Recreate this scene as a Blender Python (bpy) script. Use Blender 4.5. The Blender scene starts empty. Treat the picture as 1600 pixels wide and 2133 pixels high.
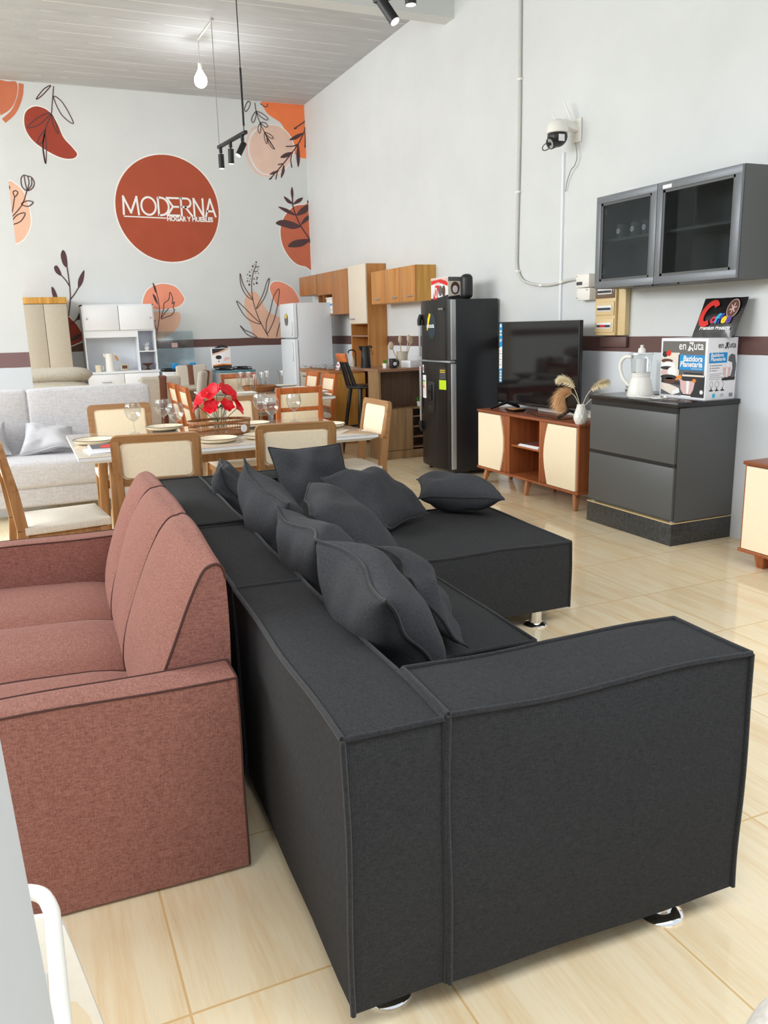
import bpy, bmesh, math, random
from mathutils import Vector, Matrix, noise
from mathutils.geometry import tessellate_polygon
random.seed(7)
C = bpy.context.scene.collection
PI = math.pi
XR, YB, ZC = 4.315, 12.479, 4.69          # right wall, back wall, ceiling
CAM_H = 1.47

# ---------------------------------------------------------------- camera
FPX, PITCH, ROLL, YAW = 1700.0, .22480, -.026843, .410577
fw = Vector((math.sin(YAW)*math.cos(PITCH), math.cos(YAW)*math.cos(PITCH), -math.sin(PITCH)))
rt = Vector((math.cos(YAW), -math.sin(YAW), 0)); up = rt.cross(fw)
r2 = math.cos(ROLL)*rt + math.sin(ROLL)*up
u2 = -math.sin(ROLL)*rt + math.cos(ROLL)*up
CAM = Vector((0, 0, CAM_H))
cd = bpy.data.cameras.new('camera'); cam = bpy.data.objects.new('camera', cd); C.objects.link(cam)
cd.sensor_fit = 'HORIZONTAL'; cd.sensor_width = 36.0; cd.lens = FPX*36.0/1600.0
cd.clip_start = .05; cd.clip_end = 200
cam.matrix_world = Matrix(((r2.x, u2.x, -fw.x, 0), (r2.y, u2.y, -fw.y, 0), (r2.z, u2.z, -fw.z, CAM_H), (0, 0, 0, 1)))
bpy.context.scene.camera = cam

# ---------------------------------------------------------------- world and exposure
sc = bpy.context.scene
sc.view_settings.view_transform = 'Standard'; sc.view_settings.look = 'None'
sc.view_settings.gamma = 1.0; sc.view_settings.use_curve_mapping = False
sc.view_settings.exposure = 0.25
try:
    sc.cycles.max_bounces = 12; sc.cycles.diffuse_bounces = 6; sc.cycles.glossy_bounces = 5
    sc.cycles.transparent_max_bounces = 24; sc.cycles.sample_clamp_indirect = 8
except Exception: pass
w = bpy.data.worlds.new('world'); sc.world = w; w.use_nodes = True
wn = w.node_tree.nodes; wl = w.node_tree.links
bg = wn['Background']; bg.inputs['Strength'].default_value = .75
tc = wn.new('ShaderNodeTexCoord'); sx = wn.new('ShaderNodeSeparateXYZ'); cr = wn.new('ShaderNodeValToRGB')
wl.new(tc.outputs['Generated'], sx.inputs[0]); wl.new(sx.outputs['Z'], cr.inputs[0])
cr.color_ramp.elements[0].color = (.93, .96, 1.0, 1); cr.color_ramp.elements[1].color = (.80, .90, 1.0, 1)
wl.new(cr.outputs[0], bg.inputs[0])

def area_light(name, loc, rot, sx_, sy_, power, col):
    d = bpy.data.lights.new(name, 'AREA'); d.shape = 'RECTANGLE'; d.size = sx_; d.size_y = sy_; d.energy = power; d.color = col
    o = bpy.data.objects.new(name, d); o.location = loc; o.rotation_euler = rot; C.objects.link(o); return o
area_light('daylight_front', (.5, -.25, 4.0), (math.radians(24), 0, 0), 6.0, 1.6, 150, (.97, .99, 1.0))
area_light('left_area_light', (-4.4, 7.0, 3.2), (math.radians(48), 0, math.radians(-90)), 8.4, 2.2, 520, (.96, .985, 1.0))  # area lamp added to stand for daylight from the unseen left side

# ---------------------------------------------------------------- pixel -> place helpers (same camera)
def ray(x, y): return r2*((x-800)/FPX) - u2*((y-1066.5)/FPX) + fw
def at(x, y, axis, val):
    d = ray(x, y); return CAM + d*((val-CAM[axis])/d[axis])
def FZ(x, y, z=0.): return at(x, y, 2, z)
def WB(x, y):
    p = at(x, y, 1, YB); return (p.x, p.z)
def WR(x, y): return at(x, y, 0, XR)

# ---------------------------------------------------------------- materials
def lin(c): return c/12.92 if c <= .04045 else ((c+.055)/1.055)**2.4
def col(r, g, b): return (lin(r/255), lin(g/255), lin(b/255), 1)
class Nodes:
    def __init__(s, name):
        s.m = bpy.data.materials.new(name); s.m.use_nodes = True
        s.t = s.m.node_tree; s.n = s.t.nodes; s.l = s.t.links; s.b = s.n['Principled BSDF']; s.out = s.n['Material Output']
    def new(s, k, **kw):
        x = s.n.new(k)
        for a, v in kw.items(): setattr(x, a, v)
        return x
    def set(s, sock, v):
        if hasattr(v, 'is_linked') or hasattr(v, 'links'): s.l.new(v, sock)
        else: sock.default_value = v
    def math(s, op, a, b=0.0, clamp=False):
        x = s.new('ShaderNodeMath', operation=op, use_clamp=clamp); s.set(x.inputs[0], a); s.set(x.inputs[1], b); return x.outputs[0]
    def coord(s, scale=(1, 1, 1), kind='Object'):
        t = s.new('ShaderNodeTexCoord'); m = s.new('ShaderNodeMapping'); s.l.new(t.outputs[kind], m.inputs[0]); m.inputs['Scale'].default_value = scale; return m.outputs[0]
    def noise(s, vec, scale=5, detail=3, rough=.5, dist=0):
        x = s.new('ShaderNodeTexNoise'); s.l.new(vec, x.inputs['Vector']); x.inputs['Scale'].default_value = scale; x.inputs['Detail'].default_value = detail
        x.inputs['Roughness'].default_value = rough; x.inputs['Distortion'].default_value = dist; return x.outputs['Fac']
    def ramp(s, fac, stops):
        x = s.new('ShaderNodeValToRGB'); s.l.new(fac, x.inputs[0]); e = x.color_ramp.elements
        while len(e) < len(stops): e.new(.5)
        for k, (p, c) in enumerate(stops): e[k].position = p; e[k].color = c
        return x.outputs[0]
    def mix(s, f, a, b, mode='MIX'):
        x = s.new('ShaderNodeMix', data_type='RGBA', blend_type=mode); s.set(x.inputs[0], f); s.set(x.inputs[6], a); s.set(x.inputs[7], b); return x.outputs[2]
    def bump(s, h, strength=.2, dist=.01):
        x = s.new('ShaderNodeBump'); s.l.new(h, x.inputs['Height']); x.inputs['Strength'].default_value = strength; x.inputs['Distance'].default_value = dist
        s.l.new(x.outputs[0], s.b.inputs['Normal'])
    def bs(s, **kw):
        for k, v in kw.items(): s.set(s.b.inputs[k.replace('_', ' ')], v)
        return s

def plain(name, c, rough=.5, metal=0., spec=.5, coat=0., grain=.04, gscale=60, emit=None, estr=0):
    """a painted or moulded surface: one colour with a very slight procedural mottling"""
    n = Nodes(name); f = n.noise(n.coord(), gscale, 2)
    d = tuple(max(0, v*(1-grain)) for v in c[:3])+(1,); l = tuple(min(1, v*(1+grain)) for v in c[:3])+(1,)
    n.bs(Base_Color=n.ramp(f, [(.3, d), (.7, l)]), Roughness=rough, Metallic=metal, Coat_Weight=coat)
    n.b.inputs['Specular IOR Level'].default_value = spec
    if emit: n.bs(Emission_Color=emit, Emission_Strength=estr)
    return n.m
def fabric(name, dark, light, fine=420, rough=.95, bump=.25, sheen=.15):
    n = Nodes(name)
    a = n.noise(n.coord((fine, fine*.35, fine*.08)), 1, 2, .6); b = n.noise(n.coord((fine*.08, fine, fine*.35)), 1, 2, .6); c = n.noise(n.coord((fine*.35, fine*.08, fine)), 1, 2, .6)
    e = n.noise(n.coord(), fine*.8, 2); big = n.noise(n.coord(), 3, 3)
    s = n.math('ADD', n.math('ADD', n.math('ADD', a, b), n.math('ADD', c, e)), n.math('MULTIPLY', big, .15)); s = n.math('MULTIPLY', s, 1/4.15)
    n.bs(Base_Color=n.ramp(s, [(.40, dark), (.62, light)]), Roughness=rough, Sheen_Weight=sheen)
    n.b.inputs['Specular IOR Level'].default_value = .2
    n.bump(s, bump, .002); return n.m
def wood(name, dark, light, axis=2, scale=1., rough=.42, spec=.4, coat=0., contrast=1.):
    n = Nodes(name); sv = [38*scale]*3; sv[axis] = 1.6*scale; sw = [9*scale]*3; sw[axis] = .7*scale
    f = n.noise(n.coord(tuple(sv)), 1, 5, .6, .3); g = n.noise(n.coord(tuple(sw)), 1, 3, .5, 1.2)
    s = n.math('ADD', n.math('MULTIPLY', f, .55), n.math('MULTIPLY', g, .45))
    n.bs(Base_Color=n.ramp(s, [(.5-.16/contrast, dark), (.5+.16/contrast, light)]), Roughness=rough, Coat_Weight=coat)
    n.b.inputs['Specular IOR Level'].default_value = spec
    n.bump(f, .06, .001); return n.m
def glass(name, tint, alpha_tint, rough=.02, refl=1.0):
    """thin clear sheet: transmits the tint, reflects by angle"""
    n = Nodes(name); n.n.remove(n.b)
    t = n.new('ShaderNodeBsdfTransparent'); t.inputs[0].default_value = alpha_tint
    g = n.new('ShaderNodeBsdfGlossy'); g.inputs[0].default_value = tint; g.inputs['Roughness'].default_value = rough
    f = n.new('ShaderNodeLayerWeight'); f.inputs[0].default_value = .5
    fr = n.math('ADD', n.math('MULTIPLY', n.math('POWER', f.outputs['Facing'], 4.0), .75), .045)
    m = n.new('ShaderNodeMixShader'); n.l.new(n.math('MULTIPLY', fr, refl, True), m.inputs[0]); n.l.new(t.outputs[0], m.inputs[1]); n.l.new(g.outputs[0], m.inputs[2])
    n.l.new(m.outputs[0], n.out.inputs[0]); return n.m
M = {}
M['dark_fabric'] = fabric('charcoal_fabric', (.0205, .021, .0225, 1), (.050, .0505, .053, 1), fine=800, sheen=0.)
M['dark_piping'] = fabric('charcoal_piping', (.016, .016, .018, 1), (.04, .04, .043, 1))
M['cushion_fabric'] = fabric('cushion_fabric', (.022, .023, .026, 1), (.068, .069, .076, 1), fine=800, sheen=.04)
M['brown_fabric'] = fabric('brown_fabric', (.165, .062, .048, 1), (.42, .195, .155, 1), fine=700, sheen=.05)
M['brown_seam'] = plain('brown_seam', (.075, .029, .023, 1), .9)
M['grey_fabric'] = fabric('grey_fabric', (.50, .49, .51, 1), (.70, .69, .71, 1), fine=200)
M['satin'] = fabric('grey_satin', (.45, .45, .48, 1), (.58, .58, .61, 1), rough=.5, bump=.1)
M['boucle'] = fabric('boucle_fabric', (.62, .58, .53, 1), (.82, .78, .73, 1), fine=90, bump=.9)
M['beige_leather'] = plain('beige_leather', col(196, 188, 172), .5, grain=.08, gscale=40)
M['upholstery'] = fabric('beige_upholstery', (.50, .45, .38, 1), (.62, .57, .50, 1), fine=200)
M['brown_strip'] = plain('brown_leatherette', col(112, 68, 48), .55)
M['cream'] = plain('cream_panel', col(252, 236, 206), .5, grain=.025)
M['cream_seat'] = fabric('cream_seat_fabric', (.66, .60, .50, 1), (.82, .76, .67, 1), fine=300, rough=.6)
M['oak'] = wood('light_oak', col(140, 98, 58), col(186, 140, 92))
M['oak_x'] = wood('light_oak_cross', col(140, 98, 58), col(186, 140, 92), axis=0)
M['orange_wood'] = wood('orange_wood', col(168, 84, 36), col(212, 122, 62), coat=.2)
M['teak'] = wood('teak_veneer', col(140, 76, 40), col(182, 108, 64))
M['teak_y'] = wood('teak_veneer_long', col(128, 70, 42), col(164, 96, 62), axis=1, rough=.35)
M['teak_light'] = wood('pale_leg_wood', col(168, 110, 72), col(200, 142, 100))
M['kitchen_wood'] = wood('honey_veneer', col(176, 116, 58), col(206, 148, 84), scale=.8)
M['kitchen_brown'] = wood('caramel_veneer', col(158, 104, 60), col(180, 124, 76), scale=.8)
M['kitchen_yellow'] = wood('yellow_veneer', col(186, 132, 58), col(216, 166, 86), scale=.8, contrast=1.4)
M['kitchen_cream'] = plain('cream_door', col(226, 214, 196), .5)
M['island_wood'] = wood('grey_oak_veneer', col(122, 94, 64), col(158, 126, 90), scale=.9, contrast=1.3)
M['island_top'] = plain('mocha_counter', col(150, 112, 88), .3)
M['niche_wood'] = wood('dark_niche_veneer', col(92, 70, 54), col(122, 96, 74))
M['white_gloss'] = plain('white_lacquer', col(236, 238, 242), .25, grain=.01)
M['white_matt'] = plain('white_board', col(232, 236, 242), .6, grain=.01)
M['white_plastic'] = plain('white_plastic', col(240, 238, 232), .35, grain=.01)
M['ivory_plastic'] = plain('ivory_plastic', col(245, 243, 236), .4, grain=.015)
M['fridge_white'] = plain('white_enamel', col(224, 230, 236), .35, grain=.01)
M['fridge_trim'] = plain('pale_trim', col(240, 243, 246), .3, grain=.01)
M['grey_cab'] = plain('graphite_laminate', col(84, 86, 86), .42, grain=.03, gscale=300)
M['grey_frame'] = plain('grey_aluminium', col(118, 122, 128), .4, metal=.3)
M['dark_inside'] = plain('graphite_inside', col(62, 62, 64), .6)
M['granite'] = plain('black_granite', col(30, 28, 30), .18, grain=.7, gscale=500)
n = Nodes('slate_tile'); f = n.noise(n.coord(), 45, 6, .75); n.bs(Base_Color=n.ramp(f, [(.35, col(34, 36, 38)), (.7, col(78, 80, 80))]), Roughness=.3); M['slate'] = n.m
M['black'] = plain('black_plastic', (.012, .012, .013, 1), .4)
M['black_gloss'] = plain('black_gloss', (.008, .008, .009, 1), .08)
M['black_metal'] = plain('black_metal', (.02, .02, .022, 1), .45, metal=.3)
M['screen'] = plain('dark_screen', (.006, .006, .008, 1), .06, spec=.35, grain=.02)
n = Nodes('black_steel'); f = n.noise(n.coord((40, 60, .6)), 1, 4); n.bs(Base_Color=n.ramp(f, [(.3, (.022, .021, .021, 1)), (.7, (.045, .042, .040, 1))]), Metallic=.75, Roughness=.28); M['fridge_black'] = n.m
M['fridge_side'] = plain('black_enamel', (.012, .014, .017, 1), .35)
n = Nodes('chrome'); f = n.noise(n.coord(), 80, 1); n.bs(Base_Color=(.9, .9, .9, 1), Metallic=1., Roughness=n.math('MULTIPLY', f, .1)); M['chrome'] = n.m
n = Nodes('brushed_steel'); f = n.noise(n.coord((300, 300, 4)), 1, 2); n.bs(Base_Color=n.ramp(f, [(.3, (.5, .5, .5, 1)), (.7, (.72, .72, .72, 1))]), Metallic=1., Roughness=.32); M['steel'] = n.m
M['silver'] = plain('silver_plastic', col(176, 180, 184), .35, metal=.5)
M['clear'] = glass('clear_glass', (1, 1, 1, 1), (.955, .965, .965, 1))
M['goblet'] = glass('goblet_glass', (1, 1, 1, 1), (.93, .935, .935, 1), refl=1.5)
M['smoked'] = glass('smoked_glass', (.9, .95, 1, 1), (.62, .65, .66, 1), refl=.5)
M['frosted'] = glass('milky_glass', (1, 1, 1, 1), (.80, .86, .88, 1), rough=.15, refl=1.6)
n = Nodes('table_glass'); f = n.noise(n.coord(), 30, 2); n.bs(Base_Color=n.ramp(f, [(.3, col(196, 186, 168)), (.7, col(206, 196, 180))]), Roughness=.06, Coat_Weight=.6); M['table_glass'] = n.m
M['porcelain'] = plain('cream_stoneware', col(246, 232, 206), .3, grain=.015)
M['porcelain_rim'] = plain('dark_rim', col(70, 58, 44), .4)
M['wicker'] = wood('wicker_cane', col(120, 74, 40), col(180, 122, 72), scale=3)
M['red_petal'] = plain('red_petal', (.78, .006, .02, 1), .55, grain=.15, gscale=30)
M['leaf_green'] = plain('leaf_green', col(78, 110, 70), .55, grain=.2)
M['grass_green'] = plain('bright_leaf', col(70, 150, 40), .5, grain=.25)
M['pampas'] = plain('pampas_plume', col(250, 236, 206), .9, grain=.10, gscale=200)
M['pampas_tan'] = plain('tan_plume', col(230, 188, 140), .9, grain=.15, gscale=200)
M['taupe'] = plain('taupe_ceramic', col(196, 186, 166), .5)
M['spoon_wood'] = plain('spoon_wood', col(206, 186, 160), .6, grain=.08)
M['handle_wood'] = wood('handle_wood', col(190, 128, 70), col(220, 160, 100))
M['beige_board'] = plain('beige_laminate', col(186, 176, 160), .5)
M['almond_plastic'] = plain('almond_plastic', col(226, 200, 150), .4)
M['window_plastic'] = plain('smoky_window', col(120, 98, 80), .15)
M['breaker_dark'] = plain('breaker_dark', col(60, 62, 66), .5)
M['paper_white'] = plain('white_card', col(238, 238, 242), .6, grain=.01)
M['paper_grey'] = plain('grey_card', col(110, 106, 102), .6)
M['ink_dark'] = plain('dark_ink', col(44, 42, 44), .6); M['ink_grey'] = plain('grey_ink', col(96, 96, 100), .6)
M['ink_white'] = plain('white_ink', col(246, 246, 246), .6, grain=.01)
M['ink_blue'] = plain('blue_ink', col(20, 146, 214), .5); M['ink_red'] = plain('red_ink', col(222, 40, 30), .5); M['ink_yellow'] = plain('yellow_ink', col(248, 214, 20), .5)
M['ink_cyan'] = plain('cyan_ink', col(40, 190, 224), .5); M['ink_indigo'] = plain('indigo_ink', col(58, 70, 180), .5); M['ink_purple'] = plain('purple_ink', col(92, 62, 150), .5); M['ink_crimson'] = plain('crimson_ink', col(214, 44, 84), .5)
M['ink_lime'] = plain('lime_ink', col(192, 226, 20), .5); M['ink_orange'] = plain('orange_ink', col(236, 140, 40), .5); M['ink_brown'] = plain('brown_ink', col(96, 60, 44), .6)
M['ink_cream'] = plain('cream_ink', col(236, 226, 212), .6); M['ink_pink'] = plain('pink_ink', col(226, 190, 186), .4); M['ink_green'] = plain('green_ink', col(60, 140, 60), .5); M['ink_navy'] = plain('navy_ink', col(18, 44, 58), .4)
M['foil'] = plain('black_foil', col(34, 32, 34), .22, coat=.5)
M['bulb'] = plain('lit_bulb', (1, 1, 1, 1), .3, emit=(1, .98, .95, 1), estr=22)
M['spot_glow'] = plain('lit_lens', (1, 1, 1, 1), .3, emit=(1, .90, .72, 1), estr=7)
M['cable_grey'] = plain('grey_cable', col(150, 148, 144), .6); M['conduit'] = plain('pale_conduit', col(205, 205, 200), .5)
M['teal'] = plain('teal_enamel', col(90, 140, 150), .3)
M['plastic_wrap'] = glass('plastic_wrap', (1, 1, 1, 1), (.72, .72, .72, 1), rough=.2, refl=2.2)
for k, c in dict(rust=(170, 74, 44), orange=(247, 132, 78), peach=(232, 200, 184), salmon=(242, 152, 122), terra=(206, 118, 84), tan=(236, 190, 164), red=(160, 60, 40), leaf=(82, 54, 58), line=(92, 74, 72), brick=(196, 104, 74), white=(240, 240, 238)).items():
    M['paint_'+k] = plain('mural_'+k, col(*c), .65, grain=.05, gscale=4)

# ---------------------------------------------------------------- mesh builder
class B:
    def __init__(s): s.bm = bmesh.new()
    def _new(s, n0): return [v for i, v in enumerate(s.bm.verts) if i >= n0]
    def _mark(s): s.old = set(s.bm.verts)
    def _fresh(s): return [v for v in s.bm.verts if v not in s.old]
    def box(s, x0, x1, y0, y1, z0, z1, bev=0., seg=2, mt=None):
        s._mark()
        r = bmesh.ops.create_cube(s.bm, size=1)
        for v in r['verts']:
            v.co = Vector(((x0+x1)/2+v.co.x*(x1-x0), (y0+y1)/2+v.co.y*(y1-y0), (z0+z1)/2+v.co.z*(z1-z0)))
        if bev > 0:
            bev = min(bev, .49*min(abs(x1-x0), abs(y1-y0), abs(z1-z0)))
            es = {e for v in r['verts'] for e in v.link_edges}
            bmesh.ops.bevel(s.bm, geom=list(es), offset=bev, segments=seg, affect='EDGES', profile=.5)
        if mt is not None:
            vs = s._fresh()
            for v in vs: v.co = mt @ v.co
        return s
    def obox(s, c, sx, sy, sz, mt=None, bev=0., seg=2):
        """box centred on c, turned by the rotation mt about c"""
        T = Matrix.Translation(Vector(c)) @ (mt.to_4x4() if mt is not None else Matrix.Identity(4))
        return s.box(-sx/2, sx/2, -sy/2, sy/2, -sz/2, sz/2, bev, seg, T)
    def bar(s, p0, p1, w0, d0, w1=None, d1=None, ref=(1, 0, 0), bev=0.):
        """tapered rectangular bar between two points"""
        p0 = Vector(p0); p1 = Vector(p1); w1 = w0 if w1 is None else w1; d1 = d0 if d1 is None else d1
        a = (p1-p0).normalized(); x = Vector(ref); x = (x-a*x.dot(a)).normalized(); y = a.cross(x)
        vs = []
        for p, w_, d_ in ((p0, w0, d0), (p1, w1, d1)):
            for i, j in ((-1, -1), (1, -1), (1, 1), (-1, 1)): vs.append(s.bm.verts.new(p+x*(i*w_/2)+y*(j*d_/2)))
        fs = [(3, 2, 1, 0), (4, 5, 6, 7), (0, 1, 5, 4), (1, 2, 6, 5), (2, 3, 7, 6), (3, 0, 4, 7)]
        for f in fs: s.bm.faces.new([vs[k] for k in f])
        if bev > 0:
            es = {e for v in vs for e in v.link_edges}
            bmesh.ops.bevel(s.bm, geom=list(es), offset=bev, segments=2, affect='EDGES', profile=.5)
        return s
    def tube(s, pts, r, seg=8, closed=False, cap=True):
        pts = [Vector(p) for p in pts]; n = len(pts); rr = r if isinstance(r, (list, tuple)) else [r]*n
        rings = []; prev = None
        for i, p in enumerate(pts):
            if closed: t = pts[(i+1) % n]-pts[i-1]
            else: t = pts[min(i+1, n-1)]-pts[max(i-1, 0)]
            t = t.normalized() if t.length > 1e-9 else Vector((0, 0, 1))
            if prev is None:
                a = Vector((0, 0, 1)) if abs(t.z) < .9 else Vector((1, 0, 0)); x = (a-t*a.dot(t)).normalized()
            else:
                x = prev-t*prev.dot(t); x = x.normalized() if x.length > 1e-6 else t.orthogonal().normalized()
            prev = x; y = t.cross(x)
            rings.append([s.bm.verts.new(p+(x*math.cos(2*PI*k/seg)+y*math.sin(2*PI*k/seg))*rr[i]) for k in range(seg)])
        for i in range(n if closed else n-1):
            a = rings[i]; b = rings[(i+1) % n]
            for k in range(seg): s.bm.faces.new((a[k], a[(k+1) % seg], b[(k+1) % seg], b[k]))
        if not closed and cap:
            s.bm.faces.new(rings[0][::-1]); s.bm.faces.new(rings[-1])
        return s
    def cyl(s, p0, p1, r0, r1=None, seg=20): return s.tube([p0, p1], [r0, r0 if r1 is None else r1], seg)
    def lathe(s, prof, c=(0, 0, 0), seg=28, sx_=1., sy_=1.):
        c = Vector(c); rings = []
        for r, z in prof:
            if r < 1e-6: rings.append([s.bm.verts.new(c+Vector((0, 0, z)))])
            else: rings.append([s.bm.verts.new(c+Vector((r*sx_*math.cos(2*PI*k/seg), r*sy_*math.sin(2*PI*k/seg), z))) for k in range(seg)])
        for a, b in zip(rings, rings[1:]):
            if len(a) == 1 and len(b) == 1: continue
            for k in range(seg):
                k2 = (k+1) % seg
                if len(a) == 1: s.bm.faces.new((a[0], b[k2], b[k]))
                elif len(b) == 1: s.bm.faces.new((a[k], a[k2], b[0]))
                else: s.bm.faces.new((a[k], a[k2], b[k2], b[k]))
        return s
    def prism(s, pts, o, ux, uy, d, bev=0.):
        """a flat outline (in the plane o + a*ux + b*uy) given the thickness d along ux x uy"""
        o = Vector(o); ux = Vector(ux); uy = Vector(uy); nn = ux.cross(uy).normalized()
        dd = [p for k, p in enumerate(pts) if math.hypot(p[0]-pts[k-1][0], p[1]-pts[k-1][1]) > 2e-4]
        a = [s.bm.verts.new(o+ux*p[0]+uy*p[1]) for p in dd]; b = [s.bm.verts.new(v.co+nn*d) for v in a]
        n = len(a)
        if n <= 4: s.bm.faces.new(a[::-1]); s.bm.faces.new(b)
        else:
            for i, j, k in tessellate_polygon([[Vector((p[0], p[1], 0)) for p in dd]]):
                for q in ((a[i], a[j], a[k]), (b[k], b[j], b[i])):
                    try: s.bm.faces.new(q)
                    except ValueError: pass
        for k in range(n): s.bm.faces.new((a[k], a[(k+1) % n], b[(k+1) % n], b[k]))
        return s
    def ribbon(s, pts, w_, o, ux, uy, d, closed=False):
        o = Vector(o); ux = Vector(ux); uy = Vector(uy); nn = ux.cross(uy).normalized(); n = len(pts); P = [Vector((p[0], p[1])) for p in pts]; L = []; R = []
        for i in range(n):
            t = (P[(i+1) % n]-P[i-1]) if closed else P[min(i+1, n-1)]-P[max(i-1, 0)]
            t = t.normalized() if t.length > 1e-9 else Vector((1, 0)); q = Vector((-t.y, t.x))*w_/2
            for lst, pp in ((L, P[i]+q), (R, P[i]-q)): lst.append(s.bm.verts.new(o+ux*pp.x+uy*pp.y+nn*d))
        for i in range(n if closed else n-1):
            j = (i+1) % n; s.bm.faces.new((L[i], R[i], R[j], L[j]))
        return s
    def sphere(s, c, r, sx_=1., sy_=1., sz_=1., u=20, v=12):
        s._mark(); bmesh.ops.create_uvsphere(s.bm, u_segments=u, v_segments=v, radius=r)
        vs = s._fresh()
        for q in vs: q.co = Vector((c[0]+q.co.x*sx_, c[1]+q.co.y*sy_, c[2]+q.co.z*sz_))
        return s
    def build(s, name, mat, parent=None, loc=None, rot=None, smooth=True, angle=35):
        bmesh.ops.recalc_face_normals(s.bm, faces=s.bm.faces)
        me = bpy.data.meshes.new(name); s.bm.to_mesh(me); s.bm.free()
        if smooth:
            for p in me.polygons: p.use_smooth = True
            me.set_sharp_from_angle(angle=math.radians(angle))
        me.materials.append(M[mat] if isinstance(mat, str) else mat)
        o = bpy.data.objects.new(name, me); C.objects.link(o)
        if parent: o.parent = parent
        if loc is not None: o.location = loc
        if rot is not None: o.rotation_euler = rot
        return o
def tag(o, label, cat, group=None, kind=None):
    o['label'] = label; o['category'] = cat
    if group: o['group'] = group
    if kind: o['kind'] = kind
    return o
def thing(name, label, cat, loc=(0, 0, 0), rz=0., group=None):
    o = bpy.data.objects.new(name, None); C.objects.link(o); o.location = loc; o.rotation_euler = (0, 0, rz); o.empty_display_size = .1
    return tag(o, label, cat, group)
def struct(o): o['kind'] = 'structure'; return o
def dup(root, loc, rz=None, label=None, scale=None):
    def cp(o, par):
        c = o.copy(); C.objects.link(c)
        if par: c.parent = par
        for ch in list(o.children): cp(ch, c)
        return c
    r = cp(root, None); r.location = loc
    if rz is not None: r.rotation_euler = (0, 0, rz)
    if scale: r.scale = scale
    if label: r['label'] = label
    return r
def smooth(pts, n=8, closed=True):
    P = [Vector((p[0], p[1], p[2] if len(p) > 2 else 0)) for p in pts]; m = len(P); out = []
    for i in range(m if closed else m-1):
        p1, p2 = P[i], P[(i+1) % m]; p0 = P[i-1] if closed or i > 0 else p1*2-p2; p3 = P[(i+2) % m] if closed or i+2 < m else p2*2-p1
        for k in range(n):
            t = k/n; out.append(.5*((2*p1)+(p2-p0)*t+(2*p0-5*p1+4*p2-p3)*t*t+(3*p1-p0-3*p2+p3)*t**3))
    if not closed: out.append(P[-1])
    return out
FRAMES = {'-x': ((0, -1, 0), (0, 0, 1)), '-y': ((1, 0, 0), (0, 0, 1)), '+x': ((0, 1, 0), (0, 0, 1)), '+z': ((1, 0, 0), (0, 1, 0))}
def frame(o, face):
    ux, uy = (Vector(FRAMES[face][0]), Vector(FRAMES[face][1])) if isinstance(face, str) else (Vector(face[0]), Vector(face[1]))
    return Vector(o), ux, uy, ux.cross(uy).normalized()
def text(body, size, o, face, mat, parent, name='lettering', shear=0., bold=0., align='LEFT', sx_=1., d=.0015):
    o, ux, uy, nn = frame(o, face)
    cu = bpy.data.curves.new('t', 'FONT'); cu.body = body; cu.size = size; cu.shear = shear; cu.offset = bold; cu.align_x = align; cu.resolution_u = 3
    ob = bpy.data.objects.new('t', cu); C.objects.link(ob); bpy.context.view_layer.update()
    me = bpy.data.meshes.new_from_object(ob.evaluated_get(bpy.context.evaluated_depsgraph_get())); bpy.data.objects.remove(ob); bpy.data.curves.remove(cu)
    for v in me.vertices: v.co = o+ux*(v.co.x*sx_)+uy*v.co.y+nn*d
    me.name = name; me.materials.clear(); me.materials.append(M[mat]); r = bpy.data.objects.new(name, me); C.objects.link(r)
    if parent: r.parent = parent
    return r
def decal(name, pts, o, face, mat, parent, d=.001):
    o, ux, uy, nn = frame(o, face); b = B(); b.prism(pts, o, ux, uy, d); return b.build(name, mat, parent, smooth=False)
def rect(x0, x1, y0, y1): return [(x0, y0), (x1, y0), (x1, y1), (x0, y1)]
def ell(cx, cy, rx, ry, n=28): return [(cx+rx*math.cos(2*PI*k/n), cy+ry*math.sin(2*PI*k/n)) for k in range(n)]
def rrect(x0, x1, y0, y1, r, n=5):
    out = []
    for cx, cy, a in ((x1-r, y1-r, 0), (x0+r, y1-r, 90), (x0+r, y0+r, 180), (x1-r, y0+r, 270)):
        for k in range(n+1):
            t = math.radians(a+90*k/n); out.append((cx+r*math.cos(t), cy+r*math.sin(t)))
    return out
# ---------------------------------------------------------------- room shell
def wall_mat(name, z0, z1, upper, lower, stripe, stripe_on=True):
    n = Nodes(name); c = n.coord(); sp = n.new('ShaderNodeSeparateXYZ'); n.l.new(c, sp.inputs[0]); z = sp.outputs['Z']
    f = n.noise(c, 1.4, 5, .6); f2 = n.noise(c, 22, 4, .6)
    z = n.math('ADD', z, n.math('MULTIPLY', n.math('SUBTRACT', n.noise(c, 2.5, 2), .5), .012))
    wob = n.ramp(f, [(.3, tuple(v*.93 for v in upper[:3])+(1,)), (.75, upper)])
    low = n.ramp(f, [(.3, tuple(v*.95 for v in lower[:3])+(1,)), (.75, lower)])
    a = n.mix(n.math('GREATER_THAN', z, (z0+z1)/2), low, wob)
    ins = n.math('MULTIPLY', n.math('GREATER_THAN', z, z0), n.math('LESS_THAN', z, z1))
    n.bs(Base_Color=n.mix(ins, a, stripe) if stripe_on else wob, Roughness=.6); n.b.inputs['Specular IOR Level'].default_value = .35
    n.bump(f2, .12, .006); return n.m
UP = (.725, .75, .755, 1); LO = (.72, .76, .80, 1)
M['wall'] = wall_mat('wall_paint', 1.222, 1.338, UP, LO, col(104, 76, 72))
M['pillar'] = wall_mat('pillar_paint', 1.172, 1.312, UP, LO, col(132, 104, 104))
M['wall_plain'] = wall_mat('plain_wall_paint', 1.2, 1.3, UP, UP, UP, False)
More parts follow.
